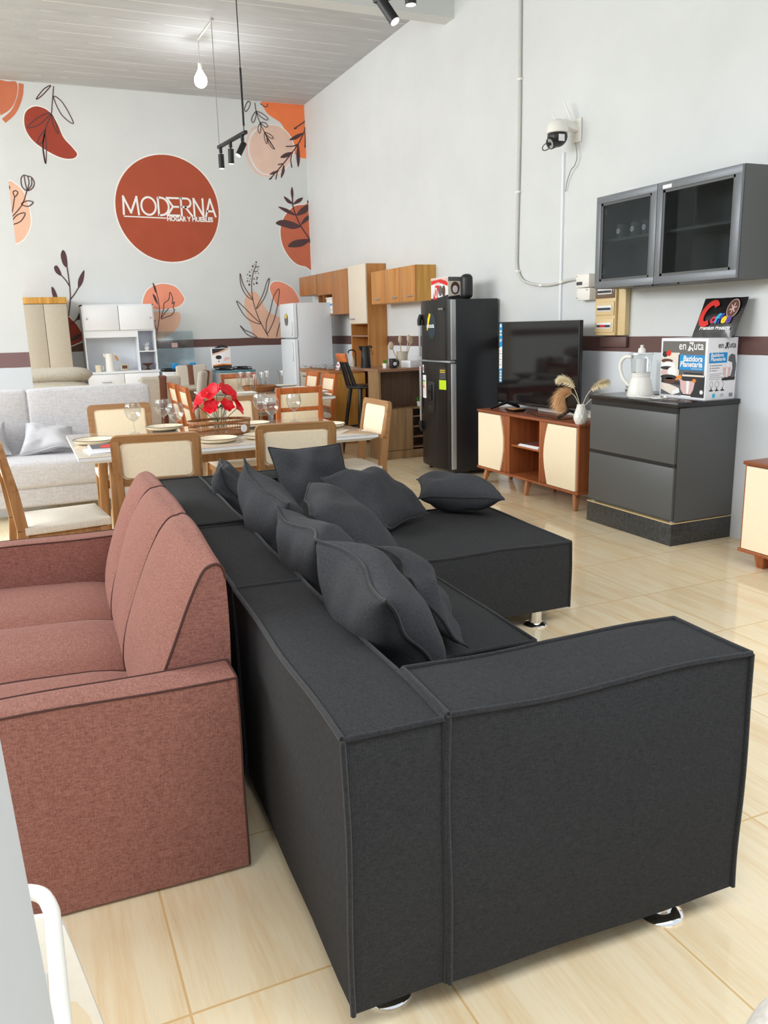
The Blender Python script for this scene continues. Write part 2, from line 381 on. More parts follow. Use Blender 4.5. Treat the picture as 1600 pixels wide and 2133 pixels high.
n = Nodes('ceiling_concrete'); c = n.coord(); sp = n.new('ShaderNodeSeparateXYZ'); n.l.new(c, sp.inputs[0])
y = n.math('ADD', sp.outputs['Y'], n.math('MULTIPLY', n.noise(c, .8, 2), .05)); fr = n.math('FRACT', n.math('MULTIPLY', y, 1/.29))
ln = n.math('MULTIPLY', n.math('LESS_THAN', fr, .05), n.math('GREATER_THAN', sp.outputs['X'], .62))
ln = n.math('MULTIPLY', ln, n.math('GREATER_THAN', n.noise(n.coord((1.2, 5, 1)), 1, 2), .42))
f = n.noise(n.coord((1, 5, 1)), 1.5, 5, .65)
base = n.ramp(f, [(.3, (.45, .465, .48, 1)), (.7, (.54, .555, .57, 1))])
n.bs(Base_Color=n.mix(ln, base, (.74, .74, .74, 1)), Roughness=.8); n.bump(n.math('ADD', n.math('MULTIPLY', ln, .8), n.noise(c, 14, 4)), .3, .01); M['ceiling'] = n.m

# glazed wood-look floor tiles
n = Nodes('glazed_floor_tile'); c = n.coord(); sp = n.new('ShaderNodeSeparateXYZ'); n.l.new(c, sp.inputs[0])
TX, TY, OX, OY = .558, .5835, 3.533, 3.9
u = n.math('MULTIPLY', n.math('SUBTRACT', sp.outputs['X'], OX-20*TX), 1/TX); v = n.math('MULTIPLY', n.math('SUBTRACT', sp.outputs['Y'], OY-20*TY), 1/TY)
def edge(q, t):
    fq = n.math('FRACT', q); return n.math('MAXIMUM', n.math('LESS_THAN', fq, t), n.math('GREATER_THAN', fq, 1-t))
grout = n.math('MAXIMUM', edge(u, .0055), edge(v, .0055))
fu = n.math('FLOOR', u); fv = n.math('FLOOR', v)
cell = n.math('ADD', n.math('MULTIPLY', fu, 3.17), n.math('MULTIPLY', fv, 7.31))
cb = n.new('ShaderNodeCombineXYZ'); n.l.new(n.math('MULTIPLY', sp.outputs['X'], 10.), cb.inputs[0]); n.l.new(n.math('MULTIPLY', sp.outputs['Y'], .9), cb.inputs[1]); n.l.new(cell, cb.inputs[2])
g1 = n.noise(cb.outputs[0], 1.1, 6, .62, .5)
cb2 = n.new('ShaderNodeCombineXYZ'); n.l.new(n.math('MULTIPLY', sp.outputs['X'], 95.), cb2.inputs[0]); n.l.new(n.math('MULTIPLY', sp.outputs['Y'], 6.), cb2.inputs[1]); n.l.new(cell, cb2.inputs[2])
g2 = n.noise(cb2.outputs[0], 1., 3, .6)
g = n.math('ADD', n.math('MULTIPLY', g1, .72), n.math('MULTIPLY', g2, .28))
tone = n.ramp(g, [(.26, col(216, 178, 132)), (.40, col(238, 213, 172)), (.56, col(246, 230, 196)), (.74, col(232, 219, 192))])
n.bs(Base_Color=n.mix(grout, tone, col(226, 190, 136)), Roughness=n.math('ADD', n.math('MULTIPLY', g2, .06), .06)); n.b.inputs['Specular IOR Level'].default_value = .55
n.bump(n.math('SUBTRACT', n.math('MULTIPLY', g2, .12), grout), .12, .002); M['floor'] = n.m
n = Nodes('pavement'); n.bs(Base_Color=n.ramp(n.noise(n.coord(), 3, 6), [(.3, (.38, .37, .35, 1)), (.7, (.5, .49, .47, 1))]), Roughness=.9); M['pavement'] = n.m

XL, YF = -4.6, .385
struct(B().box(XL-.2, XR+.2, YF, YB+.2, -.2, 0).build('floor', 'floor', smooth=False))
struct(B().box(-30, 30, -30, YF, -.3, -.02).build('pavement', 'pavement', smooth=False))
struct(B().box(XL-.2, XR+.2, YF, YB+.2, ZC, ZC+.2).build('ceiling', 'ceiling', smooth=False))
wall_back = struct(B().box(XL-.2, XR+.2, YB, YB+.2, 0, ZC).build('wall_back', 'wall', smooth=False))
wall_right = struct(B().box(XR, XR+.2, YF, YB, 0, ZC).build('wall_right', 'wall', smooth=False))
struct(B().box(XL-.2, XL, YF, 2.6, 0, ZC).box(XL-.2, XL, 11.2, YB, 0, ZC).box(XL-.2, XL, 2.6, 11.2, 0, 2.0).box(XL-.2, XL, 2.6, 11.2, 4.3, ZC).build('wall_left', 'wall', smooth=False))
wn1 = struct(B().box(XL-.12, XL-.06, 2.6, 11.2, 2.0, 2.06).box(XL-.12, XL-.06, 2.6, 11.2, 4.24, 4.3).build('added_window_1', 'silver', smooth=False))  # window added out of view in the left wall to account for the lamp
b = B()
for k in range(6): b.box(XL-.12, XL-.06, 2.6+k*1.708, 2.66+k*1.708, 2.06, 4.24)
b.build('added_window_frame', 'silver', wn1, smooth=False)
B().box(XL-.095, XL-.09, 2.6, 11.2, 2.06, 4.24).build('added_window_pane', 'clear', wn1, smooth=False)
# front of the shop: open between the pillars under a lintel
jb = B(); jb.box(-.62, 0, YF, .685, 0, ZC)
for q in jb.bm.verts:
    if q.co.x > -.3: q.co.x = -.004-.0385*q.co.z
jb.box(XL, -3.6, YF, .685, 0, ZC).box(3.9, XR, YF, .685, 0, ZC).box(XL, XR, YF, .685, 4.1, ZC-.001)
struct(jb.build('wall_front', 'wall_plain', smooth=False))
struct(B().box(-.20, .105, 8.5, 8.82, 0, ZC).build('pillar_1', 'pillar', smooth=False))
struct(B().box(XL, XR, 7.85, 8.04, 4.40, ZC).build('beam_1', 'wall_plain', smooth=False))

# ---------------------------------------------------------------- mural painted on the back wall
def z1(p): return WB(p[0]/2.2857, p[1]/2.2857)
def z2(p): return WB(400+p[0]/5.203, 150+p[1]/5.203)
def z3(p): return WB(p[0]/3.743, 530+p[1]/3.743)
def z4(p): return WB(340+p[0]/5, 530+p[1]/5)
WO = (0, YB, 0)
def clampx(pts): return [(min(p[0], XR-.004), min(p[1], ZC-.004)) for p in pts]
def blob(pts, z, mat, d, name='mural_shape', edge=None):
    q = clampx(smooth([z(p) for p in pts], 6))
    if edge:
        b = B(); b.ribbon(q, .03, WO, (1, 0, 0), (0, 0, 1), d*.9, True); b.build('mural_outline', edge, wall_back, smooth=False)
    b = B(); b.prism(q, WO, (1, 0, 0), (0, 0, 1), d); return b.build(name, mat, wall_back, smooth=False)
def lines(items, z, mat, w_, d, name='mural_line_drawing'):
    b = B()
    for closed, pts in items: b.ribbon(clampx(smooth([z(p) for p in pts], 6, closed)), w_, WO, (1, 0, 0), (0, 0, 1), d, closed)
    return b.build(name, mat, wall_back, smooth=False)
def leaves(items, z, mat, d, name='mural_leaves'):
    b = B()
    for pts in items: b.prism(clampx(smooth([z(p) for p in pts], 5)), WO, (1, 0, 0), (0, 0, 1), d)
    return b.build(name, mat, wall_back, smooth=False)
blob([(-40, 392), (40, 388), (78, 392), (82, 440), (62, 502), (20, 540), (-40, 550)], z1, 'paint_terra', .002)
lines([(False, [(101, 398), (95, 460), (66, 530), (18, 576)])], z1, 'paint_terra', .06, .002, 'mural_arc')
blob([(115, 572), (125, 530), (165, 507), (212, 517), (246, 545), (276, 595), (302, 655), (345, 703), (367, 735), (345, 755), (290, 750), (220, 716), (160, 672), (125, 622)], z1, 'paint_red', .002, edge='paint_white')
lines([(False, [(255, 410), (248, 500), (243, 545), (215, 620), (206, 700), (217, 780)]), (True, [(255, 460), (300, 492), (350, 588), (292, 545)]), (True, [(242, 408), (208, 425), (172, 472), (200, 455)]), (True, [(240, 538), (182, 560), (130, 608), (190, 592)]), (True, [(245, 545), (264, 580), (278, 637), (255, 600)]), (True, [(215, 620), (190, 650), (178, 685), (205, 672)]), (True, [(213, 640), (203, 700), (217, 780), (221, 700)])], z1, 'paint_leaf', .012, .0035)
blob([(30, 885), (75, 878), (120, 930), (145, 1030), (140, 1090), (110, 1140), (68, 1160), (20, 1140)], z1, 'paint_tan', .002, edge='paint_white')
lines([(False, [(128, 908), (105, 975), (50, 1042)]), (True, [(100, 852), (112, 835), (130, 838), (150, 845), (163, 870), (155, 895), (130, 908), (106, 890)]), (False, [(115, 838), (120, 870), (128, 905)]), (False, [(132, 840), (138, 870), (130, 905)]), (False, [(150, 848), (150, 880), (133, 905)]), (False, [(70, 935), (60, 1000), (52, 1030)]), (True, [(62, 915), (75, 908), (85, 918), (72, 936)]), (True, [(102, 972), (128, 957), (158, 963), (134, 983)]), (True, [(58, 1052), (85, 1022), (120, 1015), (100, 1052), (62, 1068)]), (False, [(36, 880), (46, 892), (40, 912)])], z1, 'paint_leaf', .013, .0035)
# round sign of the shop
cx0, cz0, rr0 = 2.205, 3.165, .722
b = B(); b.prism(ell(cx0, cz0, rr0+.018, rr0+.018, 64), WO, (1, 0, 0), (0, 0, 1), .002); b.build('mural_outline', 'paint_white', wall_back, smooth=False)
b = B(); b.prism(ell(cx0, cz0, rr0, rr0, 64), WO, (1, 0, 0), (0, 0, 1), .003); b.build('mural_disc', 'paint_rust', wall_back, smooth=False)
b = B(); S = .027; bx = WB(256, 446); ex = WB(449, 450); Wt = ex[0]-bx[0]; hb = bx[1]; H = .235
def let(x, w_, strokes):
    for st in strokes:
        q = [Vector((x+p[0]*w_, hb+p[1]*H)) for p in st]
        if len(q) > 8: b.ribbon(q, S, WO, (1, 0, 0), (0, 0, 1), .0045)
        else:
            for k, (m, e) in enumerate(zip(q, q[1:])): ex_ = (e-m).normalized()*S*.4; b.ribbon([m-ex_, e+ex_], S, WO, (1, 0, 0), (0, 0, 1), .0045+.0001*k)
cw = Wt/7.0
oval = [(.5+.5*math.cos(k*PI/14), .5+.5*math.sin(k*PI/14)) for k in range(29)]
dcur = [(0, 1)]+[(.25+.72*math.cos(t), .5+.5*math.sin(t)) for t in [PI/2-k*PI/10 for k in range(11)]]+[(0, 0)]
rcur = [(0, 1)]+[(.55+.38*math.cos(t), .75+.25*math.sin(t)) for t in [PI/2-k*PI/8 for k in range(9)]]+[(0, .5)]
def seg(a, c_): return bx[0]+(a-583)/445*Wt, (c_-a)/445*Wt
for (a, c_), st in (((583, 660), [[(.06, 0), (.10, 1), (.5, .1), (.90, 1), (.97, 0)]]), ((672, 740), [oval]), ((752, 803), [dcur, [(0, 0), (0, 1)]]), ((806, 850), [[(1, 1), (-.25, 1), (.35, .5), (.95, .5)], [(.35, .5), (-.30, 0), (1, 0)]]), ((862, 912), [rcur, [(0, 0), (0, 1)], [(.4, .5), (1, 0)]]), ((924, 968), [[(0, 0), (0, 1), (1, 0), (1, 1)]]), ((980, 1028), [[(0, 0), (.5, 1), (1, 0)], [(.2, .3), (.8, .3)]])): let(*seg(a, c_), st)
b.build('mural_lettering', 'paint_white', wall_back, smooth=False)
q0 = WB(258, 450.5); q1 = WB(347, 454.5)
b = B(); b.ribbon([q0, q1], .016, WO, (1, 0, 0), (0, 0, 1), .0045); b.build('mural_rule', 'paint_white', wall_back, smooth=False)
q0 = WB(348, 460); text('HOGAR Y MUEBLES', .088, (q0[0], YB, q0[1]), '-y', 'paint_white', wall_back, 'mural_lettering', bold=.004, sx_=.86, d=.0045)
leaves([[(300, 1190), (316, 1215), (321, 1272), (300, 1258), (289, 1215)], [(257, 1272), (272, 1265), (290, 1296), (291, 1314), (266, 1298)], [(401, 1286), (396, 1340), (373, 1372), (374, 1328)]], z1, 'paint_leaf', .002)
leaves([[(400, 262), (414, 257), (438, 300), (448, 345), (415, 335)], [(595, 508), (625, 445), (640, 480), (625, 505)], [(552, 672), (590, 630), (632, 624), (604, 660)]], z3, 'paint_leaf', .0045)
lines([(False, [(535, 480), (548, 350), (542, 240), (523, 100)]), (False, [(541, 246), (515, 205), (478, 163)]), (False, [(547, 352), (580, 310), (612, 258)]), (False, [(548, 545), (580, 525), (600, 500)])], z3, 'paint_leaf', .014, .005)
blob([(520, 495), (560, 510), (600, 550), (640, 620), (645, 660), (610, 690), (520, 700)], z3, 'paint_red', .002, edge='paint_white')
blob([(1113, 372), (1140, 292), (1200, 245), (1280, 230), (1370, 255), (1430, 330), (1433, 362), (1400, 400), (1330, 420), (1210, 427), (1130, 395)], z3, 'paint_salmon', .003, edge='paint_white')
blob([(1180, 460), (1300, 455), (1390, 450), (1408, 490), (1390, 560), (1320, 630), (1225, 668), (1180, 640)], z3, 'paint_tan', .002)
lines([(False, [(1205, 250), (1235, 360), (1243, 480), (1222, 620)]), (True, [(1255, 500), (1275, 430), (1280, 380), (1315, 352), (1325, 295), (1345, 340), (1342, 385), (1360, 370), (1350, 420), (1360, 432), (1340, 470), (1290, 490)]), (False, [(1258, 495), (1290, 450), (1315, 420)]), (False, [(1222, 590), (1205, 540), (1208, 510)])], z3, 'paint_leaf', .011, .0045)
leaves([[(1190, 220), (1214, 258), (1223, 308), (1204, 282)], [(1190, 308), (1214, 330), (1231, 392), (1204, 352)]], z3, 'paint_leaf', .005)
blob([(845, 492), (880, 410), (935, 387), (985, 415), (1040, 520), (1100, 600), (1230, 668), (1300, 760), (1300, 862), (970, 862), (920, 760), (870, 640)], z4, 'paint_tan', .002)
blob([(1112, 362), (1130, 302), (1180, 283), (1260, 300), (1350, 360), (1410, 460), (1412, 500), (1330, 530), (1225, 560), (1160, 490)], z4, 'paint_salmon', .002, edge='paint_white')
lines([(False, [(968, 105), (932, 210), (920, 350), (940, 500), (1000, 680), (1095, 855)]), (True, [(800, 198), (832, 310), (880, 395), (932, 470), (868, 430), (812, 330)]), (True, [(1105, 250), (1078, 290), (1042, 405), (968, 567), (1048, 462), (1088, 350)]), (True, [(762, 485), (850, 560), (962, 672), (1020, 722), (935, 702), (840, 630)]), (True, [(800, 740), (852, 788), (915, 815), (975, 862), (880, 838)]), (True, [(1205, 360), (1150, 440), (1110, 600), (1075, 700), (1080, 825), (1150, 690), (1195, 500)]), (False, [(1230, 678), (1195, 780), (1180, 858)]), (False, [(960, 130), (985, 130)]), (False, [(944, 178), (985, 176)])], z4, 'paint_line', .012, .0045)
b = B(); rnd = random.Random(5)
for (x, y_, s_) in [(968, 82, 7), (952, 103, 4), (932, 123, 8), (994, 128, 5), (923, 160, 5), (986, 155, 4), (900, 183, 6), (878, 210, 5), (903, 222, 8), (960, 196, 4), (992, 197, 4), (880, 250, 4), (908, 255, 4), (946, 254, 6), (978, 243, 7), (972, 262, 5), (876, 278, 6), (898, 280, 5), (896, 315, 9), (944, 308, 6), (974, 298, 9)]:
    q = z4((x, y_)); b.prism(ell(q[0], q[1], s_*.0016, s_*.0019, 10), WO, (1, 0, 0), (0, 0, 1), .004)
b.build('mural_dots', 'paint_leaf', wall_back, smooth=False)
# top right corner
q = clampx([z2(p) for p in [(745, 300), (1300, 300)]]+smooth([z2(p) for p in [(1252, 932), (1225, 937), (1170, 925), (1105, 870), (1060, 735), (1010, 640), (960, 552), (830, 462), (785, 400), (755, 346)]], 6, False))
b = B(); b.prism(q, WO, (1, 0, 0), (0, 0, 1), .002); b.build('mural_shape', 'paint_orange', wall_back, smooth=False)
blob([(845, 576), (960, 600), (1060, 700), (1103, 830), (1060, 980), (960, 1080), (850, 1108), (740, 1080), (650, 960), (618, 820), (650, 690), (740, 605)], z2, 'paint_peach', .003, edge='paint_white')
lines([(False, [(700, 590), (620, 660), (590, 820), (620, 980), (720, 1100), (850, 1122), (980, 1090)])], z2, 'paint_peach', .03, .002, 'mural_arc')
lines([(False, [(680, 335), (695, 430), (740, 560), (800, 680), (893, 832)]), (True, [(692, 430), (655, 480), (645, 530), (668, 545), (690, 490)]), (True, [(697, 430), (760, 450), (822, 505), (800, 520), (740, 480)]), (True, [(740, 558), (715, 600), (720, 650), (738, 660), (745, 610)]), (True, [(742, 548), (790, 550), (822, 585), (800, 598), (765, 575)]), (True, [(785, 660), (785, 720), (805, 775), (815, 760), (805, 700)]), (True, [(790, 655), (850, 680), (882, 715), (860, 720), (815, 690)]), (True, [(815, 720), (850, 770), (893, 832), (870, 825), (835, 780)]), (True, [(605, 320), (570, 390), (580, 430), (610, 400), (632, 340)]), (False, [(735, 340), (790, 378), (818, 365), (815, 345)])], z2, 'paint_line', .012, .0045)
leaves([[(1205, 660), (1130, 680), (1053, 736), (1122, 732), (1182, 692)], [(1092, 868), (1010, 880), (956, 926), (1010, 930), (1072, 902)], [(942, 1068), (880, 1080), (838, 1112), (892, 1106)], [(1152, 785), (1130, 900), (1150, 1032), (1170, 930)], [(995, 1005), (970, 1080), (965, 1150), (1002, 1080)], [(1225, 770), (1218, 815), (1236, 815), (1234, 775)], [(1135, 598), (1105, 605), (1108, 620), (1130, 618)], [(862, 1145), (835, 1155), (838, 1166), (862, 1160)], [(912, 1140), (902, 1165), (910, 1166), (916, 1145)]], z2, 'paint_leaf', .0045)
lines([(False, [(1235, 600), (1150, 780), (1000, 980), (845, 1160)]), (False, [(1235, 530), (1115, 610)]), (False, [(1228, 650), (1226, 780)]), (False, [(1015, 808), (1090, 805), (1145, 785)]), (False, [(930, 1005), (985, 995)]), (False, [(1078, 900), (1070, 960), (1082, 1038)]), (False, [(925, 1080), (910, 1150)])], z2, 'paint_leaf', .016, .005)
blob([(1340, 1440), (1215, 1440), (1100, 1462), (1000, 1572), (960, 1702), (975, 1850), (1030, 1970), (1120, 2070), (1220, 2105), (1340, 2100)], z2, 'paint_brick', .002, edge='paint_white')
leaves([[(1082, 1245), (1099, 1310), (1090, 1385), (1070, 1310)], [(994, 1348), (1052, 1382), (1094, 1432), (1032, 1412)], [(1202, 1362), (1170, 1412), (1098, 1434), (1140, 1380)], [(934, 1460), (1040, 1488), (1128, 1556), (1030, 1528)], [(1272, 1434), (1240, 1522), (1132, 1556), (1180, 1480)], [(1300, 1538), (1285, 1582), (1183, 1658), (1220, 1580)], [(908, 1642), (960, 1605), (1060, 1615), (1178, 1670), (1100, 1702), (1000, 1680)], [(1278, 1814), (1190, 1890), (1042, 1894), (1110, 1825)]], z2, 'paint_leaf', .004)
lines([(False, [(1085, 1330), (1100, 1480), (1180, 1670), (1305, 1855)])], z2, 'paint_leaf', .02, .0045)
# ---------------------------------------------------------------- upholstery shapes
def wob(p, a, s=3.1, seed=0.):
    q = Vector((p.x*s+seed, p.y*s, p.z*s)); return Vector((noise.noise(q), noise.noise(q+Vector((9, 3, 1))), noise.noise(q+Vector((2, 7, 5)))))*a
def puffbox(x0, x1, y0, y1, z0, z1, puff=(.01, .01, .02), w_=.006, seed=0., cuts=9, r=.0065, bottom=False, rnd=0.):
    """an upholstered block: faces swell between piped edges. Returns (body, piping) builders"""
    c = Vector(((x0+x1)/2, (y0+y1)/2, (z0+z1)/2)); h = Vector(((x1-x0)/2, (y1-y0)/2, (z1-z0)/2))
    b = B(); bmesh.ops.create_cube(b.bm, size=2); bmesh.ops.subdivide_edges(b.bm, edges=b.bm.edges[:], cuts=cuts, use_grid_fill=True)
    def place(n_):
        a, bb, cc = n_
        q = Vector((a*h.x, bb*h.y, cc*h.z))
        if abs(a) > .999: q.x += math.copysign(puff[0], a)*(1-bb**4)*(1-cc**4)
        if abs(bb) > .999: q.y += math.copysign(puff[1], bb)*(1-a**4)*(1-cc**4)
        if abs(cc) > .999: q.z += math.copysign(puff[2], cc)*(1-a**4)*(1-bb**4)
        p = c+q; return p+wob(p, w_, seed=seed)
    for v in b.bm.verts: v.co = place(v.co.copy())
    t = B(); N = 16
    for ax in range(3):
        o1, o2 = [k for k in range(3) if k != ax]
        for s1 in (-1, 1):
            for s2 in (-1, 1):
                pts = []
                for k in range(N+1):
                    q = [0, 0, 0]; q[ax] = -1+2*k/N; q[o1] = s1*1.; q[o2] = s2*1.
                    p = place(q); d = Vector((0, 0, 0)); d[o1] = s1; d[o2] = s2; pts.append(p+d*r*.3)
                if not bottom and ax != 2 and (s2 if o2 == 2 else s1) < 0: continue
                t.tube(pts, r, 6)
    return b, t
def pillow(name, label, cs, T, mat='cushion_fabric', pip='dark_piping', group=None, seed=0., cat='cushion', wr=.012, pr=.0048, rd=.03):
    bl, br, tr, tl = [Vector(c) for c in cs]; N = 26; o = (bl+br+tr+tl)/4
    nn = ((br-bl)+(tr-tl)).cross((tl-bl)+(tr-br)).normalized()
    def P(u, v, side):
        pu = u*(1-.13*(1-v*v)*abs(u)); pv = v*(1-.13*(1-u*u)*abs(v)); cr_ = 1-rd*(u*v)**2; pu *= cr_; pv *= cr_; a, b_ = (pu+1)/2, (pv+1)/2
        q = bl*(1-a)*(1-b_)+br*a*(1-b_)+tr*a*b_+tl*(1-a)*b_
        k = max(0, (1-u**2)*(1-v**2)); hgt = T*(k**.52)
        crn = (abs(u)*abs(v))**1.5
        fold = math.sin(9*math.atan2(v, u)+seed)*wr*.55*(k**.25)*(1-k)*2
        q = q+nn*(side*(hgt+fold*.5))+nn*(.04*math.sin(u*2.1+seed)*v*.6+.03*noise.noise(Vector((u*1.6+seed, v*1.6, seed))))
        q += wob(Vector((u, v, side*.3)), wr*(.3+k**.3), 1.9, seed)*(1 if k > 1e-6 else .6)
        return q-o
    b = B(); g = {}
    for side in (1, -1):
        for i in range(N+1):
            for j in range(N+1):
                bd = i in (0, N) or j in (0, N); key = (i, j, 0 if bd else side)
                if key not in g:
                    u = math.sin((-1+2*i/N)*PI/2)*.45+(-1+2*i/N)*.55; v = math.sin((-1+2*j/N)*PI/2)*.45+(-1+2*j/N)*.55
                    g[key] = b.bm.verts.new(P(u, v, 0 if bd else side))
    for side in (1, -1):
        for i in range(N):
            for j in range(N):
                f = [g.get((a, c_, 0)) if (a in (0, N) or c_ in (0, N)) else g[(a, c_, side)] for a, c_ in ((i, j), (i+1, j), (i+1, j+1), (i, j+1))]
                if side < 0: f = f[::-1]
                b.bm.faces.new(f)
    rim = [g[(i, 0, 0)].co.copy() for i in range(N)]+[g[(N, j, 0)].co.copy() for j in range(N)]+[g[(i, N, 0)].co.copy() for i in range(N, 0, -1)]+[g[(0, j, 0)].co.copy() for j in range(N, 0, -1)]
    root = thing(name, label, cat, o, 0, group)
    b.build('cover', mat, root, angle=80)
    if pip: B().tube(rim, pr, 6, True).build('piping', pip, root)
    return root

# ---------------------------------------------------------------- charcoal sectional sofa
sofa = thing('sectional_sofa', 'large charcoal fabric sectional sofa with chaise and chrome feet in the foreground', 'sofa', (.488, 1.345, 0), math.radians(-2.2))
def block(name, dims, puff, seed, r=.0065, w_=.006, parent=sofa):
    b, t = puffbox(*dims, puff=puff, seed=seed, r=r, w_=w_)
    o = b.build(name, 'dark_fabric', parent, angle=50); t.build('piping', 'dark_piping', o, angle=80); return o
block('backrest', (0, .212, 0, 1.02, .07, .695), (.008, .006, .014), 1.)
block('backrest', (.002, .214, 1.035, 1.885, .07, .69), (.008, .006, .016), 2.)
block('backrest', (.004, .216, 1.90, 3.03, .07, .70), (.008, .006, .012), 3.)
block('armrest', (.222, 1.005, -.008, .245, .07, .70), (.008, .01, .014), 4., w_=.010)
block('armrest', (.225, 1.0, 2.80, 3.03, .07, .695), (.008, .01, .01), 5.)
block('seat', (.222, .955, .25, .855, .09, .405), (.012, .006, .028), 6., w_=.008)
block('seat', (.222, .965, .865, 1.865, .09, .42), (.012, .006, .03), 7., w_=.008)
block('chaise', (.222, 1.80, 1.875, 2.79, .09, .425), (.012, .012, .02), 8., w_=.008)
for x, y in ((.84, .06), (.11, .10), (.11, 1.45), (.11, 2.9), (1.64, 1.93), (1.66, 2.66), (.86, 2.9)):
    B().cyl((0, 0, .012), (0, 0, .092), .031, seg=28).lathe([(0, 0), (.056, 0), (.058, .006), (.053, .012), (.034, .018), (0, .018)], seg=32).build('leg', 'chrome', sofa, (x, y, 0))

G = 'scatter cushions on the charcoal sofa'
pillow('scatter_cushion', 'plump charcoal cushion nearest the camera, leaning over the sofa back', [(.96, 1.80, .47), (.99, 2.28, .46), (.71, 2.17, .875), (.735, 1.65, .86)], .125, group=G, seed=1.)
pillow('scatter_cushion', 'slim charcoal cushion on the seat in front of the nearest cushion', [(1.20, 2.12, .46), (1.34, 2.52, .47), (1.05, 2.58, .76), (1.04, 2.20, .70)], .055, group=G, seed=2.)
pillow('scatter_cushion', 'charcoal cushion wedged upright just behind the nearest cushion', [(.98, 2.36, .46), (1.01, 2.82, .46), (.78, 2.68, .885), (.745, 2.25, .85)], .115, group=G, seed=3.)
pillow('scatter_cushion', 'charcoal cushion with pointed corner standing highest along the sofa back', [(.93, 2.86, .46), (.99, 3.42, .46), (.81, 3.36, .945), (.84, 2.86, .83)], .12, group=G, seed=4.)
pillow('scatter_cushion', 'smooth rounded charcoal cushion leaning in the middle of the seat', [(1.24, 2.70, .46), (1.38, 3.22, .47), (1.04, 3.30, .84), (.91, 2.80, .82)], .135, group=G, seed=5., wr=.006, rd=.17)
pillow('scatter_cushion', 'charcoal cushion in the far corner against the sofa back', [(.96, 3.70, .46), (1.02, 4.08, .46), (.86, 4.10, .83), (.81, 3.74, .85)], .08, group=G, seed=6.)
pillow('scatter_cushion', 'square charcoal cushion standing against the far armrest', [(1.16, 3.98, .46), (1.60, 3.90, .46), (1.51, 4.02, .875), (1.14, 4.13, .87)], .10, group=G, seed=7.)
pillow('scatter_cushion', 'charcoal cushion lying askew on the seat in front of the standing square cushion', [(1.54, 3.54, .49), (1.91, 3.78, .49), (1.75, 4.05, .70), (1.30, 3.83, .73)], .105, group=G, seed=8.)
pillow('scatter_cushion', 'charcoal cushion lying flat on the end of the chaise', [(1.935, 3.98, .545), (2.265, 3.59, .55), (2.40, 3.86, .55), (2.06, 4.26, .55)], .105, group=G, seed=9.5, wr=.008)

# ---------------------------------------------------------------- brown sofa bed
br = thing('sofa_bed', 'reddish brown fabric sofa bed standing back to back with the charcoal sofa', 'sofa', (.432, 2.0, 0), math.radians(-1.5))
def bblock(name, dims, puff, seed, seams=()):
    b, t = puffbox(*dims, puff=puff, seed=seed, w_=.006, cuts=10, r=.003)
    o = b.build(name, 'brown_fabric', br, angle=60); t.build('piping', 'brown_seam', o, angle=80); return o
for y0 in (0, 1.76):
    a = bblock('armrest', (-1.15, 0, y0, y0+.125, .012, .575), (.006, .006, .006), 11+y0)
b = B(); b.box(-1.12, -.02, .13, 1.755, .015, .32, .02); b.build('base', 'brown_fabric', br)
secs = [(.128, .68), (.68, 1.22), (1.22, 1.757)]
b = B(); ssm = []
for (ya, yb) in secs:                                     # three swelling channels of the seat
    g = []; NX, NY = 18, 12
    for i in range(NX+1):
        row = []
        for j in range(NY+1):
            a, c_ = i/NX, j/NY; x = -1.16+a*1.05; y = ya+(yb-ya)*c_
            z = .335+.05*math.sin(PI*min(1, max(0, a*.9+.05)))**.5+.045*(4*c_*(1-c_))**.55
            z -= .03*max(0, (a-.8)/.2)
            row.append(b.bm.verts.new(Vector((x, y, z))+wob(Vector((x, y, z)), .006, 4)))
        g.append(row)
    for i in range(NX):
        for j in range(NY): b.bm.faces.new((g[i][j], g[i+1][j], g[i+1][j+1], g[i][j+1]))
    if yb < 1.7: sm = B(); ssm.append(sm); sm.tube([r[-1].co.copy()+Vector((0, 0, .004)) for r in g], .005, 5)
o = b.build('seat', 'brown_fabric', br, angle=80)
for sm in ssm: sm.build('seam', 'brown_seam', o)
b = B(); seams = []; prof0 = [(q.x, q.y) for q in smooth([(-.235, .36), (-.225, .42), (-.20, .50), (-.165, .58), (-.13, .66), (-.098, .735), (-.068, .80), (-.045, .84), (-.028, .853), (-.008, .856), (.008, .84), (.013, .78), (.014, .55), (.014, .10)], 3, False)]
for si, (ya, yb) in enumerate(secs):
    NY = 12; g = []
    for j in range(NY+1):
        c_ = j/NY; y = ya+(yb-ya)*c_; e = (4*c_*(1-c_))**.5; row = []; yy = (y-.128)/1.63
        E = min(1, min(yy, 1-yy)/.22)**.5
        crown = .028*math.sin(PI*yy)
        for k, (x, z) in enumerate(prof0):
            k3 = k/3.; bul = math.sin(PI*min(1, k3/8.))*E*(.034+.022*e) if k3 <= 8 else 0
            q = Vector((x-bul*.85, y, z+bul*.35+(crown+.010*e if 6 <= k3 <= 10 else (crown+.010*e)*max(0, (k3-2)/4.) if k3 < 6 else 0)))
            row.append(b.bm.verts.new(q+wob(q, .005, 4)))
        g.append(row)
    for j in range(NY):
        for k in range(len(prof0)-1): b.bm.faces.new((g[j][k], g[j][k+1], g[j+1][k+1], g[j+1][k]))
    if si == 0: b.bm.faces.new(g[0]); near = [v.co.copy() for v in g[0]]
    if si == 2: b.bm.faces.new(g[-1][::-1])
    else: sm_ = B(); sm_.tube([v.co.copy()+Vector((-.001, 0, .001)) for v in g[-1][:31]], .004, 5); seams.append(sm_)
sm_ = B(); sm_.tube([p+Vector((0, -.001, 0)) for p in near[:33]], .004, 5); seams.append(sm_)
o = b.build('backrest', 'brown_fabric', br, angle=60)
for sm_ in seams: sm_.build('seam', 'brown_seam', o)
